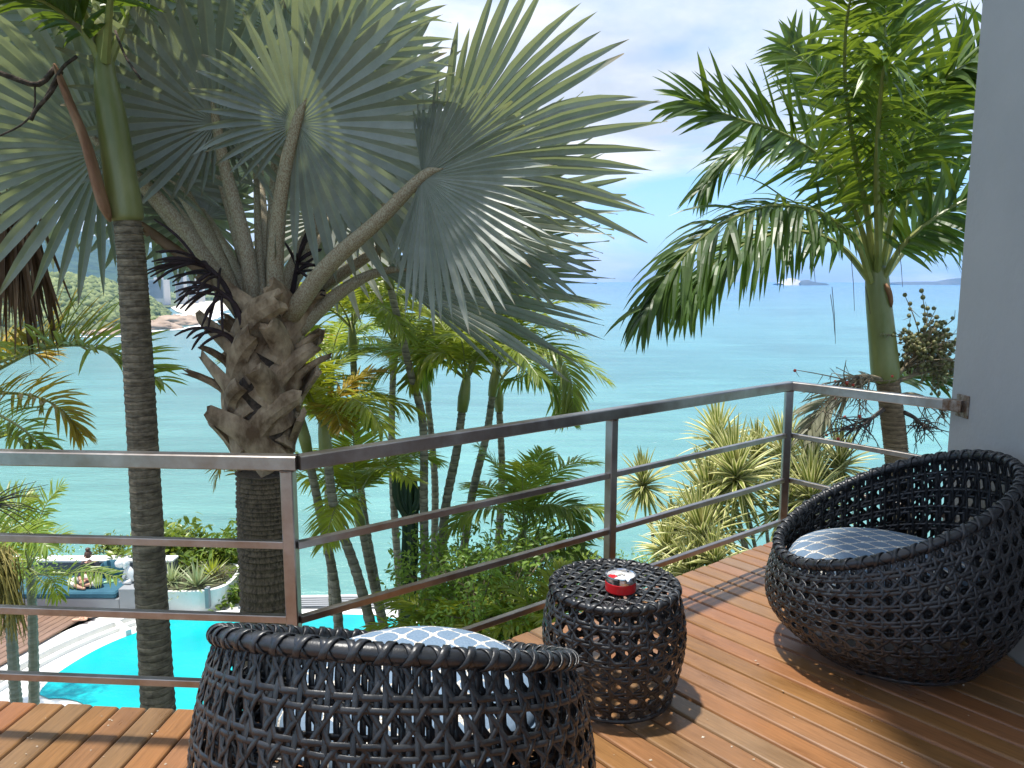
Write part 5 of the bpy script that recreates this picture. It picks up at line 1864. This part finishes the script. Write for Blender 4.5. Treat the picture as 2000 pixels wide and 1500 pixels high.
# ================================================================== GOLDEN PALM at the left edge (trunk outside the frame)
rng = random.Random(31)
GP = PY(-130, 900, 6.2)
gp = thing('golden_palm', (GP.x, GP.y, POOL_Z), 'yellowing feather palm reaching in from the left edge, below the dead brown leaf', 'palm tree', 'palms around the terrace')
mb = MB(); ringed_tube(mb, [(GP.x - .1, GP.y, POOL_Z - .3), (GP.x, GP.y, -2), PY(-90, 760, 6.2)], [.10, .08, .07], .06, 12, .05, 0, rng); mb.build('trunk', M['stem'], gp)
for q, n, L, w, mm, dr in (
    ([(-90, 760, 6.2), (-20, 715, 6.1), (70, 685, 6.0), (160, 675, 5.9), (240, 700, 5.85), (315, 745, 5.8)], 44, .56, .017, 'frond_mid', .45),
    ([(-90, 765, 6.3), (-10, 725, 6.25), (60, 690, 6.2), (130, 672, 6.15), (190, 680, 6.1)], 26, .60, .018, 'frond_gold', .25),
    ([(-90, 770, 6.2), (-40, 640, 6.2), (0, 560, 6.3), (40, 520, 6.4)], 30, .5, .02, 'frond_gold', .3),
    ([(-95, 790, 6.3), (-20, 770, 6.2), (60, 772, 6.15), (120, 800, 6.1), (160, 850, 6.1)], 40, .36, .014, 'frond_gold', .7),
    ([(-95, 800, 6.3), (-30, 800, 6.0), (40, 835, 5.8), (90, 880, 5.7)], 30, .34, .014, 'frond_mid', .8),
    ([(-95, 780, 6.4), (-30, 700, 6.6), (30, 680, 6.8), (90, 700, 6.9)], 30, .4, .016, 'frond_gold', .6),
    ([(-95, 800, 6.3), (-40, 860, 6.3), (20, 850, 6.3), (60, 870, 6.2)], 24, .32, .016, 'frond_mid', .6)):
    m_ = frond(px_path(q), Vector((-.15, -.35, .9)), n, L, w, rng, ang=(30, 60), droop=dr, rr=(.022, .005), start=.12, nseg=4, jit=.16, lift=.75)
    m_.build('frond', [M[mm], M['rachis']], gp)
mb = MB()
for i in range(16):
    p = PY(-20, 985, 6.3); d = Vector((rng.uniform(.2, 1), rng.gauss(0, .3), rng.uniform(-.3, .7))).normalized()
    mb.tube(spline([p, p + d * .22, p + d * rng.uniform(.35, .5) - Z * .06], 6), [.006, .005, .005, .004, .003, .002], 5)
mb.build('dry_flower_branch', M['twig_dark'], gp)

# ================================================================== YOUNG PALMS and hanging flower skirt, lower left
def stems_palm(name, label, base, ctrl, r, fr, seed, mats, up=Vector((0, -.4, .9)), grp=None, cat='palm tree', stem='stem', pitch=.07):
    r_ = random.Random(seed)
    P = [Vector(p) for p in ctrl]
    t = thing(name, base, label, cat, grp)
    mb_ = MB(); ringed_tube(mb_, P, [r * 1.15, r, r * .85], pitch, 10, .05, 0, r_); mb_.build('trunk', M[stem], t)
    top = P[-1]
    for q, n, L, w, mm, dr in fr:
        m_ = frond([top] + [PY(*x) for x in q], up, n, L, w, r_, droop=dr, rr=(.013, .003), start=.16, nseg=3, jit=.13, lift=.3)
        m_.build('frond', [M[mm], M['rachis']], t)
    return t
Yy = 8.6
stems_palm('young_palm', 'slim young palm with grey-green stem at lower left, right of the hanging flower skirt', PZ(66, 1400, POOL_Z - .3), [PY(66, 1440, Yy), PY(66, 1300, Yy), PY(62, 1160, Yy), PY(58, 1110, Yy)], .055,
    [([(80, 1065, 8.4), (105, 1050, 8.3), (130, 1052, 8.2)], 22, .26, .016, 'frond_mid', .7),
     ([(40, 1050, 8.6), (10, 1030, 8.5), (-30, 1050, 8.4)], 24, .38, .016, 'frond_mid', .7),
     ([(70, 1040, 8.7), (90, 985, 8.8), (120, 950, 8.9)], 22, .3, .015, 'frond_mid', .5),
     ([(50, 1030, 8.9), (30, 980, 9.1), (0, 960, 9.2)], 22, .34, .015, 'frond_mid', .6),
     ([(90, 1140, 8.2), (130, 1122, 8.0), (180, 1116, 7.9), (230, 1128, 7.8)], 30, .28, .014, 'frond_mid', .9),
     ([(75, 1120, 8.2), (100, 1130, 8.0), (115, 1165, 7.9)], 18, .3, .014, 'frond_mid', .9),
     ([(30, 1110, 8.4), (0, 1120, 8.2), (-30, 1160, 8.1)], 20, .34, .015, 'frond_mid', .8),
     ([(60, 1090, 8.9), (70, 1050, 9.0), (85, 1030, 9.1)], 18, .3, .015, 'frond_light', .6)], 41, None, grp='young palms below the railing', stem='stem_green')
stems_palm('young_palm', 'young palm stem behind the yellow-brown flower skirt at the far lower left', PZ(30, 1400, POOL_Z - .3), [PY(40, 1440, 8.2), PY(30, 1350, 8.2), PY(22, 1230, 8.2), PY(10, 1090, 8.2)], .06,
    [([(30, 1050, 8.1), (60, 1040, 8.0), (95, 1070, 7.9)], 22, .36, .017, 'frond_mid', .7),
     ([(0, 1040, 8.3), (-30, 1000, 8.4), (-70, 990, 8.5)], 22, .36, .017, 'frond_mid', .7),
     ([(20, 1040, 8.6), (35, 990, 8.8), (60, 970, 8.9)], 20, .34, .017, 'frond_light', .6)], 42, None, grp='young palms below the railing', stem='stem_green')
r_ = random.Random(2)
sk = MB()
top = PY(-5, 1085, 7.6)
for i in range(210):
    a = r_.uniform(-.4, 1.0)
    p = top + Vector((r_.gauss(0, .04), r_.gauss(0, .1), r_.gauss(0, .04)))
    e = PY(r_.uniform(-40, 55) , r_.uniform(1180, 1262), 7.6 + r_.gauss(0, .12))
    md = p.lerp(e, .45) + Vector((.10 * a, 0, .14))
    sk.tube(spline([p, md, e], 7), [.006, .006, .006, .0055, .005, .005, .003], 4)
so = sk.build('flower_skirt', pm('olive_yellow_flower_strands', (.16, .14, .03), (.33, .27, .06), scale=14, rough=.7)); tag(so, 'hanging skirt of olive yellow flower strands at the left edge', 'palm flower')

# ================================================================== ARECA CLUMP in the middle
GA = 'slender clump palms beyond the middle railing'
def areca(label, ctrl, Y, r, crown, seed, mats=('frond_mid', 'frond_light'), L=.9, lf=.30, n=38, shaft=True, w=.0150, extra=()):
    r_ = random.Random(seed)
    P = [PY(u, v, Y + dy) for u, v, dy in ctrl]
    t = thing('clump_palm', (P[0].x, P[0].y, min(P[0].z, -3)), label, 'palm tree', GA)
    mb_ = MB(); ringed_tube(mb_, P, [r * .98, r * .86, r * .74], .085, 10, .05, 0, r_); mb_.build('trunk', M['stem'], t)
    top = P[-1]; T = (P[-1] - P[-2]).normalized()
    if shaft:
        mb_ = MB(); mb_.tube([top - T * .02, top + T * .12, top + T * .26, top + T * .38], [r * .95, r * 1.15, r * .9, r * .5], 10); mb_.build('crownshaft', M['rachis'], t, True)
        top = top + T * .30
    for k in range(crown + 2):
        az = k * 2 * math.pi / (crown + 2) + r_.uniform(-.3, .3) + seed
        el = rad(r_.uniform(35, 80))
        d = Vector((math.cos(az) * math.cos(el), math.sin(az) * math.cos(el), math.sin(el)))
        pts = [top]; LL = L * 1.12 * r_.uniform(.8, 1.15)
        bend = r_.uniform(.22, .42)
        for j in range(5):
            pts.append(pts[-1] + d * LL / 5)
            d = (d - Z * bend).normalized()
        m_ = frond(pts, Z, n, lf * 1.12 * r_.uniform(.85, 1.1), w, r_, ang=(35, 62), droop=r_.uniform(.35, .8), rr=(.012, .003), start=.18, nseg=3, jit=.09, lift=.20, nr=14)
        m_.build('frond', [M[mats[0] if r_.random() < .62 else mats[1]], M['rachis']], t)
    for q in extra:
        m_ = frond([top] + [PY(*x) for x in q], Vector((0, -.35, .9)), 46, lf * 1.05, w, r_, ang=(38, 66), droop=.75, rr=(.013, .003), start=.2, nseg=4, jit=.08, lift=.25, nr=18)
        m_.build('frond', [M[mats[1]], M['rachis']], t)
    return t
areca('tallest thin palm stem crossing the clump, its sparse crown under the big fan leaf', [(832, 1240, 0), (828, 1000, 0), (826, 830, 0), (800, 720, 0), (762, 560, 0)], 7.2, .045, 6, 1, L=.75, lf=.26)
areca('clump palm left of the middle, light crown nearest the thick trunk', [(765, 1300, 0), (712, 1010, 0), (698, 860, 0), (690, 700, 0)], 7.8, .045, 9, 2, L=1.0)
areca('clump palm with yellow crownshaft and ringed stem, centre of the clump', [(858, 1190, 0), (868, 1010, 0), (892, 880, 0), (903, 800, 0)], 7.6, .055, 7, 3, L=1.15, lf=.36, extra=([(900, 720, 7.5), (870, 690, 7.4), (830, 700, 7.3), (800, 750, 7.2)], [(925, 720, 7.6), (945, 660, 7.6), (985, 640, 7.6), (1020, 665, 7.5)]))
areca('clump palm right of the yellow crownshaft with broad arching crown', [(890, 1190, 0), (920, 980, 0), (950, 850, 0), (962, 770, 0)], 8.0, .05, 7, 4, L=1.2, lf=.40, mats=('frond_mid', 'frond_mid'), extra=([(985, 705, 7.9), (1035, 668, 7.7), (1085, 685, 7.6), (1115, 740, 7.5), (1118, 800, 7.5)], [(990, 745, 7.9), (1045, 730, 7.7), (1090, 760, 7.6), (1105, 815, 7.5)], [(940, 680, 8.0), (890, 655, 7.9), (845, 680, 7.8), (820, 740, 7.7)]))
areca('clump palm with dark stem, rightmost of the clump', [(968, 1150, 0), (978, 990, 0), (980, 900, 0), (975, 800, 0)], 8.6, .05, 6, 5, L=1.2, lf=.38, mats=('frond_mid', 'frond_light'))
areca('clump palm with dark leaning stem just right of the railing corner post', [(665, 1300, 0), (655, 1150, 0), (625, 1000, 0), (600, 880, 0)], 7.0, .05, 7, 6, L=.9, lf=.30)
areca('clump palm with pale ringed leaning stem, second from the corner post', [(752, 1330, 0), (700, 1130, 0), (655, 1000, 0), (640, 900, 0)], 6.8, .055, 7, 7, L=.9, lf=.30, mats=('frond_light', 'frond_gold'))
areca('clump palm behind with upright yellow-green crown over the railing', [(790, 1260, 0), (770, 1000, 0), (765, 850, 0), (768, 720, 0)], 9.0, .05, 9, 8, L=1.15, mats=('frond_light', 'frond_mid'))
areca('clump palm behind the cactus with yellowing crown', [(845, 1180, 0), (850, 980, 0), (845, 880, 0), (835, 780, 0)], 9.2, .05, 9, 9, L=1.1, mats=('frond_mid', 'frond_gold'))
areca('low clump palm with bright yellow-green crown left of the cactus', [(755, 1250, 0), (725, 1120, 0), (708, 1040, 0)], 7.4, .05, 8, 10, L=.95, lf=.32, mats=('frond_light', 'frond_light'))
areca('small clump palm arching its fronds out to the right over the water', [(960, 1260, 0), (985, 1150, 0), (1005, 1090, 0)], 7.6, .045, 5, 12, L=.95, lf=.34, mats=('frond_mid', 'frond_fresh'), extra=([(1030, 1010, 7.5), (1070, 985, 7.4), (1115, 1000, 7.3), (1140, 1050, 7.3)], [(1035, 1060, 7.4), (1080, 1050, 7.3), (1120, 1075, 7.2), (1140, 1110, 7.2)]))
areca('clump palm far left back with thin crown beside the thick trunk', [(650, 1200, 0), (640, 950, 0), (645, 760, 0)], 9.6, .05, 9, 13, L=1.1, mats=('frond_mid', 'frond_gold'))
# drooping frond of the thick palm seen under the rail
m_ = frond(px_path([(470, 940, 5.9), (450, 905, 6.0), (430, 910, 6.1), (420, 950, 6.1)]), Z, 22, .16, .010, random.Random(3), droop=.8, rr=(.008, .003), start=.1, nseg=3)
m_.build('young_leaf', [M['frond_gold'], M['rachis']], bis)

# cactus
cc = PZ(800, 1230, -3.6)
ca_ = thing('cactus', (cc.x, cc.y, -3.9), 'tall dark green ribbed column cactus among the clump palms', 'cactus')
def cact(path, r, Y):
    P_ = spline([PY(u, v, Y) for u, v in path], 20)
    m_ = MB()
    vs = []
    n = 20
    for i, p in enumerate(P_):
        t = i / 19
        rr = r * (1 if t < .9 else math.sqrt(max(.02, 1 - ((t - .9) / .1) ** 2))) * (1 + .05 * math.sin(i * 1.3))
        for k in range(n):
            q = rr * (1 if k % 4 == 0 else .80 if k % 4 in (1, 3) else .62)
            a = 2 * math.pi * k / n
            vs.append(p + Vector((math.cos(a) * q, math.sin(a) * q, 0)))
    fs = [(i * n + k, i * n + (k + 1) % n, i * n + n + (k + 1) % n, i * n + n + k) for i in range(19) for k in range(n)] + [tuple(range(19 * n, 20 * n))]
    m_.add(vs, fs); m_.build('column', M['cactus'], ca_)
YC = 7.3
cact([(795, 1280), (798, 1150), (800, 1050), (800, 918)], .088, YC)
cact([(798, 1010), (782, 985), (776, 955), (777, 912)], .058, YC - .05)
cact([(802, 1010), (815, 985), (819, 960), (818, 950)], .05, YC - .05)

# ================================================================== SHRUBS
def shrub_mesh(name, n, size, lw, mats, seed, rz=1.0, stemm=True):
    r_ = random.Random(seed)
    m_ = MB()
    cl = [Vector((r_.gauss(0, .42), r_.gauss(0, .42), r_.uniform(.1, 1.0) * rz)) * size for _ in range(26)]
    for i in range(n):
        c = cl[r_.randrange(len(cl))]
        p = c + Vector((r_.gauss(0, .13), r_.gauss(0, .13), r_.gauss(0, .12))) * size
        d = Vector((r_.gauss(0, 1), r_.gauss(0, 1), r_.gauss(.35, .8))).normalized()
        nn = Vector((r_.gauss(0, .5), r_.gauss(0, .5), 1)).normalized()
        nn = nn - d * nn.dot(d)
        if nn.length < .1: continue
        leaflet(m_, p, d, nn.normalized(), lw * r_.uniform(2.2, 3.4), lw * r_.uniform(.4, .6), .4, 0, 3, .25, (.1, .9, 1, .05))
    for c in cl:
        m_.tube([Vector((0, 0, -.2 * size)), c * .5 + Vector((0, 0, .1 * size)), c], [.018 * size, .012 * size, .005 * size], 5, 1)
    return m_


def plant(name, mesh_mb, mats, loc, label, cat, grp=None, rz=0, sc_=1):
    t = thing(name, loc, label, cat, grp)
    # foliage (0) and stems (1) as two parts
    f, s_ = MB(), MB()
    for tgt, idx in ((f, 0), (s_, 1)):
        mp = {}
        for fc, mi in zip(mesh_mb.f, mesh_mb.m):
            if mi != idx: continue
            nf = []
            for v in fc:
                if v not in mp:
                    mp[v] = len(tgt.v); tgt.v.append(mesh_mb.v[v])
                nf.append(mp[v])
            tgt.f.append(tuple(nf)); tgt.m.append(0)
    o = link('foliage', f.mesh('foliage', mats[0]), t)
    o2 = link('stem', s_.mesh('stem', mats[1]), t) if s_.f else None
    t.rotation_euler = (0, 0, rz); t.scale = (sc_, sc_, sc_)
    return t


shr = plant('shrub', shrub_mesh('s', 1500, 1.0, .034, None, 1), (M['shrub'], M['twig']), PY(985, 1220, 6.5), 'bright leafy shrub behind the lowest bar, left of the woven table', 'shrub', 'leafy shrubs beyond the middle railing', 0, .72)
for (u, v, Y, s, rz, lab) in ((930, 1240, 6.2, .62, 1.0, 'leafy shrub at the foot of the clump palms, just right of the cactus'),
                         (1040, 1195, 7.0, .66, 2.2, 'leafy shrub with its top against the turquoise water, left of the middle post'),
                         (900, 1180, 7.2, .72, 3.1, 'leafy shrub half hidden behind the ringed stems'),
                         (1030, 1270, 6.4, .48, 4.0, 'leafy shrub at the deck edge behind the woven table'),
                         (1125, 1168, 8.0, .42, 5.0, 'small leafy shrub top seen left of the middle post foot'),
                         (1290, 1150, 6.8, .30, 1.6, 'small leafy shrub right of the middle post, below the lowest bar'),
                         (850, 1290, 6.6, .55, .9, 'leafy shrub beneath the cactus, behind the foreground cushion')):
    c = copy_tree(shr, None, PY(u, v, Y), rz, s); c['label'] = lab
    _org[c.name] = c.location.copy()


# feathery ground palms (no trunk) between the shrubs
def rosette_frond(label, u, v, Y, n, L, lf, seed, mats, el=(30, 75), name='ground_palm', w=.016):
    r_ = random.Random(seed)
    p0 = PY(u, v, Y)
    t = thing(name, p0, label, 'palm plant', 'feathery ground palms beyond the railing')
    for k in range(n):
        az = k * 2.4 + r_.random()
        e = rad(r_.uniform(*el))
        d = Vector((math.cos(az) * math.cos(e), math.sin(az) * math.cos(e), math.sin(e)))
        pts = [p0]
        for j in range(5):
            pts.append(pts[-1] + d * L * r_.uniform(.85, 1.1) / 5); d = (d - Z * r_.uniform(.15, .4)).normalized()
        m_ = frond(pts, Z, 26, lf, w, r_, droop=.5, rr=(.008, .002), start=.15, nseg=3, jit=.1, lift=.15, nr=12)
        m_.build('frond', [M[mats[k % len(mats)]], M['rachis']], t)
    return t
rosette_frond('feathery ground palm left of the woven table, fronds under the lowest bar', 1000, 1270, 6.2, 11, .75, .24, 1, ('frond_light', 'frond_mid'))
rosette_frond('feathery ground palm below the railing, beside the woven table', 1060, 1240, 6.0, 9, .62, .22, 2, ('frond_light', 'frond_light'))
rosette_frond('feathery ground palm between the cactus and the shrub', 880, 1260, 6.4, 10, .8, .26, 3, ('frond_mid', 'frond_light'))
rosette_frond('dark feathery ground palm high on the slope, fronds arching over the sea', 1040, 1110, 8.4, 8, .95, .30, 4, ('frond', 'frond_mid'), (25, 60))
rosette_frond('feathery ground palm at the slope edge behind the table top', 960, 1200, 7.4, 9, .8, .26, 5, ('frond_mid', 'frond_light'))

# ================================================================== DRACAENAS (right)
def dracaena_mesh(seed, n=84, L=.34):
    r_ = random.Random(seed)
    m_ = MB(); E = []
    for i in range(n):
        t = i / n
        el = rad(86 - 128 * t ** 1.15 + r_.gauss(0, 7))
        az = i * 2.39996
        d = Vector((math.cos(az) * math.cos(el), math.sin(az) * math.cos(el), math.sin(el)))
        s = d.cross(Z)
        if s.length < .05: s = Vector((1, 0, 0))
        s.normalize()
        ll = L * r_.uniform(.82, 1.12); w = .0145 * r_.uniform(.85, 1.15)
        p = Vector((0, 0, .05 * (1 - t))) + d * .01
        vs = []
        for j in range(6):
            q = j / 5
            ww = w * (.8, 1.0, 1.0, .85, .55, .05)[j]
            nn = s.cross(d).normalized()
            vs += [p - s * ww + nn * ww * .35, p - s * ww * .35, p + s * ww * .35, p + s * ww + nn * ww * .35]
            E += [1, .2, .2, 1]
            d = (d - Z * .10 * r_.uniform(.6, 1.4)).normalized()
            p = p + d * ll / 5
        fs = [(j * 4 + k, j * 4 + k + 1, j * 4 + 5 + k, j * 4 + 4 + k) for j in range(5) for k in range(3)]
        m_.add(vs, fs)
    me = m_.mesh('leaf_head', M['dracaena'])
    at = me.attributes.new('edge', 'FLOAT', 'POINT')
    at.data.foreach_set('value', E)
    return me
dm = [dracaena_mesh(s, n, L) for s, n, L in ((1, 110, .34), (2, 96, .31), (3, 124, .37))]
r_ = random.Random(6)
DR = [(1258, 955, 7.4, .86, 'small yellow-green dracaena head alone at the left, over the water', (1278, 1070)),
      (1405, 870, 7.2, 1.05, 'topmost yellow-green dracaena head above the upper middle bar', (1440, 1000)),
      (1440, 945, 6.6, 1.15, 'large dracaena head with dark stem in the middle of the group', (1480, 1090)),
      (1390, 990, 6.7, 1.15, 'dracaena head left of the largest one, on a slanting stem', (1455, 1110)),
      (1480, 905, 7.4, 1.0, 'dracaena head left of the corner post, behind the top bar', (1500, 1060)),
      (1535, 905, 7.2, 1.05, 'dracaena head behind the corner post', (1550, 1080)),
      (1585, 920, 6.9, 1.05, 'narrow upright dracaena head just right of the corner post', (1585, 1060)),
      (1640, 920, 6.8, 1.0, 'dracaena head above the back rim of the wall armchair', (1640, 1060)),
      (1375, 1060, 6.3, 1.05, 'low dracaena head below the second bar', (1420, 1160)),
      (1305, 1085, 6.5, .8, 'lowest dracaena head at the left of the group, near the deck edge', (1330, 1190)),
      (1535, 1000, 6.4, 1.0, 'dracaena head low behind the corner post foot', (1560, 1120)),
      (1585, 985, 6.3, 1.0, 'dracaena head behind the seat rim of the wall armchair', (1600, 1110)),
      (1420, 925, 7.6, .95, 'dracaena head farthest back, tucked behind the larger heads', (1450, 1060)),
      (1400, 1110, 6.0, .85, 'ragged low dracaena head with drooping dry leaves by the deck boards', (1420, 1190)),
      (1350, 1130, 6.1, .8, 'dull low dracaena head next to the deck boards, left of the ragged one', (1360, 1200)),
      (1320, 1040, 7.0, .75, 'half hidden small dracaena head between the single left one and the low ones', (1350, 1160))]
for i, (u, v, Y, s, lab, foot) in enumerate(DR):
    p = PY(u, v, Y)
    t = thing('dracaena', p, lab, 'dracaena', 'variegated dracaenas beyond the deck')
    q = PY(foot[0], foot[1], Y + .1)
    e = q + (q - p).normalized() * .9
    m_ = MB(); ringed_tube(m_, [e, q, p.lerp(q, .45) + Vector((.02, 0, 0)), p], [.022, .018, .016, .015], .03, 8, .06, 0, r_); m_.build('trunk', M['stem'], t, True)
    h = link('leaf_head', dm[i % 3], t)
    ax = (p - q).normalized() * .6 + Z * .5
    h.rotation_euler = ax.to_track_quat('Z', 'Y').to_euler()
    h.scale = (s * 1.22, s * 1.22, s * 1.22)

# ================================================================== PLANTER AND HEDGE PLANTS
def agave(label, p, n, L, w, seed, mat, grp='spiky plants in the planter', el=(10, 80)):
    r_ = random.Random(seed)
    t = thing('agave', p, label, 'agave', grp)
    m_ = MB()
    for i in range(n):
        az = i * 2.39996; e = rad(el[1] - (el[1] - el[0]) * i / n)
        d = Vector((math.cos(az) * math.cos(e), math.sin(az) * math.cos(e), math.sin(e)))
        leaflet(m_, p, d, (d.cross(Z)).cross(d).normalized(), L * r_.uniform(.8, 1.1), w, .25, 0, 4, .35, (.7, 1, .8, .45, .03))
    m_.build('leaf_rosette', mat, t)
    return t
ag = leaf_mat('pale_agave_leaf', (.26, .32, .15), (.42, .46, .24), (.4, .45, .2), tw=.2, rough=.45, scale=3, rand=.15)
agd = leaf_mat('dull_spiky_leaf', (.13, .12, .07), (.26, .22, .13), (.2, .18, .08), tw=.15, rough=.6, scale=3, rand=.15)
agave('large pale agave rosette at the front of the white planter', PY(385, 1148, Yp + .35), 34, .62, .032, 1, ag)
agave('pale agave rosette at the left end of the planter', PY(335, 1140, Yp + .5), 30, .5, .03, 2, ag)
agave('dull brownish spiky plant at the right end of the planter', PY(432, 1138, Yp + .7), 60, .42, .014, 3, agd)
agave('small yellow-green spiky plant behind the large agave', PY(415, 1125, Yp + .9), 36, .5, .022, 4, M['frond_light'])
agave('low spiky plant hanging over the planter front, left of the large agave', PY(352, 1160, Yp + .25), 30, .42, .022, 5, ag, el=(0, 60))
hd0 = plant('hedge_bush', shrub_mesh('h', 900, 1.0, .075, None, 7, .8), (M['hedge'], M['twig']), PY(345, 1108, Yp + 1.9), 'rounded glossy hedge bush behind the planter, just right of the ringed trunk', 'bush', 'glossy hedge bushes along the terrace edge', 0, 1.0)
for (u, v, Y, s, rz, lab) in ((378, 1112, Yp + 2.1, .85, 1.1, 'glossy hedge bush in the middle behind the planter'),
                         (415, 1118, Yp + 1.9, .8, 2.0, 'low glossy hedge bush behind the right half of the planter'),
                         (452, 1110, Yp + 2.1, .95, 3.0, 'glossy hedge bush next to the thick palm trunk'),
                         (470, 1180, Yp + .8, .7, 4.0, 'small bush between the planter and the thick palm trunk'),
                         (222, 1083, Yback + .7, .42, 5.0, 'yellow-green bush showing above the bench wall'),
                         (330, 1095, Yp + 2.4, .8, .6, 'hedge bush half hidden by the ringed trunk')):
    c = copy_tree(hd0, None, PY(u, v, Y), rz, s); c['label'] = lab
for (u, v, Y, s, rz, lab) in ((0, 1120, 9.8, .6, .3, 'leafy bush at the left edge between the young palms'), (30, 1128, 11.5, .7, 2.3, 'leafy bush at the left edge behind the young palms, by the bench end')):
    c = copy_tree(shr, None, PY(u, v, Y), rz, s); c['label'] = lab; c['group'] = 'leafy bushes at the left edge'

# ================================================================== PERSON on the bench
pz = zm
pxw = PY(176, 1140, Yf + .45).x
per = thing('person', (pxw, Yf + .5, pz), 'person with hair bun in dark top and pale trousers sitting cross-legged on the bench', 'person')
O = Vector((pxw, Yf + .5, pz))
def V_(x, y, z): return O + Vector((x, y, z))
def skin_obj(name, verts, edges, radii, mat, parent, root=0, sub=2):
    me = bpy.data.meshes.new(name)
    off = org(parent)
    me.from_pydata([tuple(v - off) for v in verts], edges, [])
    me.materials.append(mat)
    o = link(name, me, parent)
    sk_ = o.modifiers.new('skin', 'SKIN'); sk_.use_smooth_shade = True
    for i, r in enumerate(radii):
        me.skin_vertices[0].data[i].radius = (r, r) if not hasattr(r, '__len__') else r
        me.skin_vertices[0].data[i].use_root = (i == root)
    sb = o.modifiers.new('subdivision', 'SUBSURF'); sb.levels = sub; sb.render_levels = sub
    return o
verts = [V_(0, .12, .10), V_(0, .14, .28), V_(0, .14, .44), V_(0, .11, .53), V_(0, .08, .60),
         V_(-.17, .13, .48), V_(-.24, .02, .28), V_(-.10, -.16, .20), V_(-.05, -.19, .19),
         V_(.17, .13, .48), V_(.24, .02, .28), V_(.11, -.16, .20), V_(.06, -.19, .19),
         V_(-.11, .06, .10), V_(-.38, -.16, .13), V_(-.08, -.30, .06), V_(.03, -.33, .045), V_(.11, -.34, .04),
         V_(.11, .06, .10), V_(.38, -.16, .14), V_(.12, -.25, .09), V_(.02, -.26, .09), V_(-.06, -.27, .085)]
edges = [(0, 1), (1, 2), (2, 3), (3, 4), (2, 5), (5, 6), (6, 7), (7, 8), (2, 9), (9, 10), (10, 11), (11, 12), (0, 13), (13, 14), (14, 15), (15, 16), (16, 17), (0, 18), (18, 19), (19, 20), (20, 21), (21, 22)]
radii = [.14, .12, .13, .055, .052, .06, .045, .033, .03, .06, .045, .033, .03, .095, .068, .045, .036, .03, .095, .068, .045, .036, .03]
body = skin_obj('body', verts, edges, radii, M['skin'], per)
tv = [V_(0, .12, .09), V_(0, .14, .28), V_(0, .14, .44), V_(0, .115, .51), V_(-.17, .13, .48), V_(-.24, .02, .28), V_(-.13, -.12, .22), V_(.17, .13, .48), V_(.24, .02, .28), V_(.14, -.12, .22)]
skin_obj('dark_top', tv, [(0, 1), (1, 2), (2, 3), (2, 4), (4, 5), (5, 6), (2, 7), (7, 8), (8, 9)], [.155, .135, .145, .07, .075, .058, .046, .075, .058, .046], M['top'], per)
tv = [V_(0, .10, .10), V_(-.12, .05, .11), V_(-.39, -.165, .135), V_(-.16, -.275, .08), V_(.12, .05, .11), V_(.39, -.165, .145), V_(.19, -.225, .10)]
skin_obj('pale_trousers', tv, [(0, 1), (1, 2), (2, 3), (0, 4), (4, 5), (5, 6)], [.15, .115, .092, .075, .115, .092, .075], M['trouser'], per)
mb = MB(); mb.ball((0, 0, 0), (.076, .092, .112), nu=16, nv=12)
hd_ = mb.build('head', M['skin'], per, True); hd_.location = V_(0, .05, .71) - org(per)
_org[hd_.name] = Vector((0, 0, 0))
mb = MB()
vs = []
mb.ball((0, .022, .028), (.084, .092, .102), nu=16, nv=12)
mb.ball((.0, .02, .155), (.058, .058, .045), nu=12, nv=8)
mb.build('hair', M['hair'], hd_, True)
for s in (-1, 1):
    mb = MB(); mb.ball((s * .030, -.083, .006), (.013, .008, .008), nu=8, nv=6); mb.build('eye', M['eye'], hd_, True)
    mb = MB(); mb.ball((s * .078, .0, -.004), (.012, .022, .032), nu=8, nv=6); mb.build('ear', M['skin'], hd_, True)
mb = MB(); mb.tube([(0, -.085, .012), (0, -.102, -.018), (0, -.098, -.03)], [.008, .013, .009], 8); mb.build('nose', M['skin'], hd_, True)
mb = MB(); mb.ball((0, -.086, -.052), (.024, .009, .007), nu=10, nv=6); mb.build('mouth', M['lip'], hd_, True)
for s in (-1, 1):
    h = MB()
    w0 = V_(s * .05, -.19, .19)
    h.ball(w0 + Vector((-s * .02, -.03, -.005)), (.042, .05, .022), nu=10, nv=6)
    for k in range(4):
        b0 = w0 + Vector((-s * (.045 - k * .018), -.065, -.01))
        L = (.055, .068, .072, .062)[k]
        h.tube([b0, b0 + Vector((-s * .006, -L * .5, -.004)), b0 + Vector((-s * .012, -L * .8, -.026)), b0 + Vector((-s * .014, -L * .7, -.045))], [.0095, .009, .008, .006], 6)
    b0 = w0 + Vector((s * .02, -.02, .01))
    h.tube([b0, b0 + Vector((s * .012, -.035, .012)), b0 + Vector((s * .002, -.06, .014))], [.012, .010, .007], 6)
    h.build('hand', M['skin'], per, True)
per.scale = (.83, .83, .83)
per.location.y -= .10
mb = MB(); mb.box(O + Vector((.01, -.22, .145)), (.17, .12, .03), rz=.2, bev=.006)
bk = mb.build('notebook', M['maroon']); tag(bk, 'small maroon book held in the lap of the seated person', 'book')

# ================================================================== HAZE over the bay
hz = MB()
hz.box((0, 0, (SEA_Z - 1 + 365) / 2), (25600, 25600, 365 - SEA_Z + 1))
ho = hz.build('haze', [])
hm = bpy.data.materials.new('sea_haze'); hm.use_nodes = True
hm.node_tree.nodes.clear()
hout = hm.node_tree.nodes.new('ShaderNodeOutputMaterial')
hv = hm.node_tree.nodes.new('ShaderNodeVolumePrincipled')
hv.inputs['Color'].default_value = (.24, .52, 1.0, 1)
hv.inputs['Density'].default_value = .00007
hv.inputs['Anisotropy'].default_value = .2
hm.node_tree.links.new(hv.outputs[0], hout.inputs['Volume'])
ho.data.materials.clear(); ho.data.materials.append(hm)
tag(ho, kind='stuff')
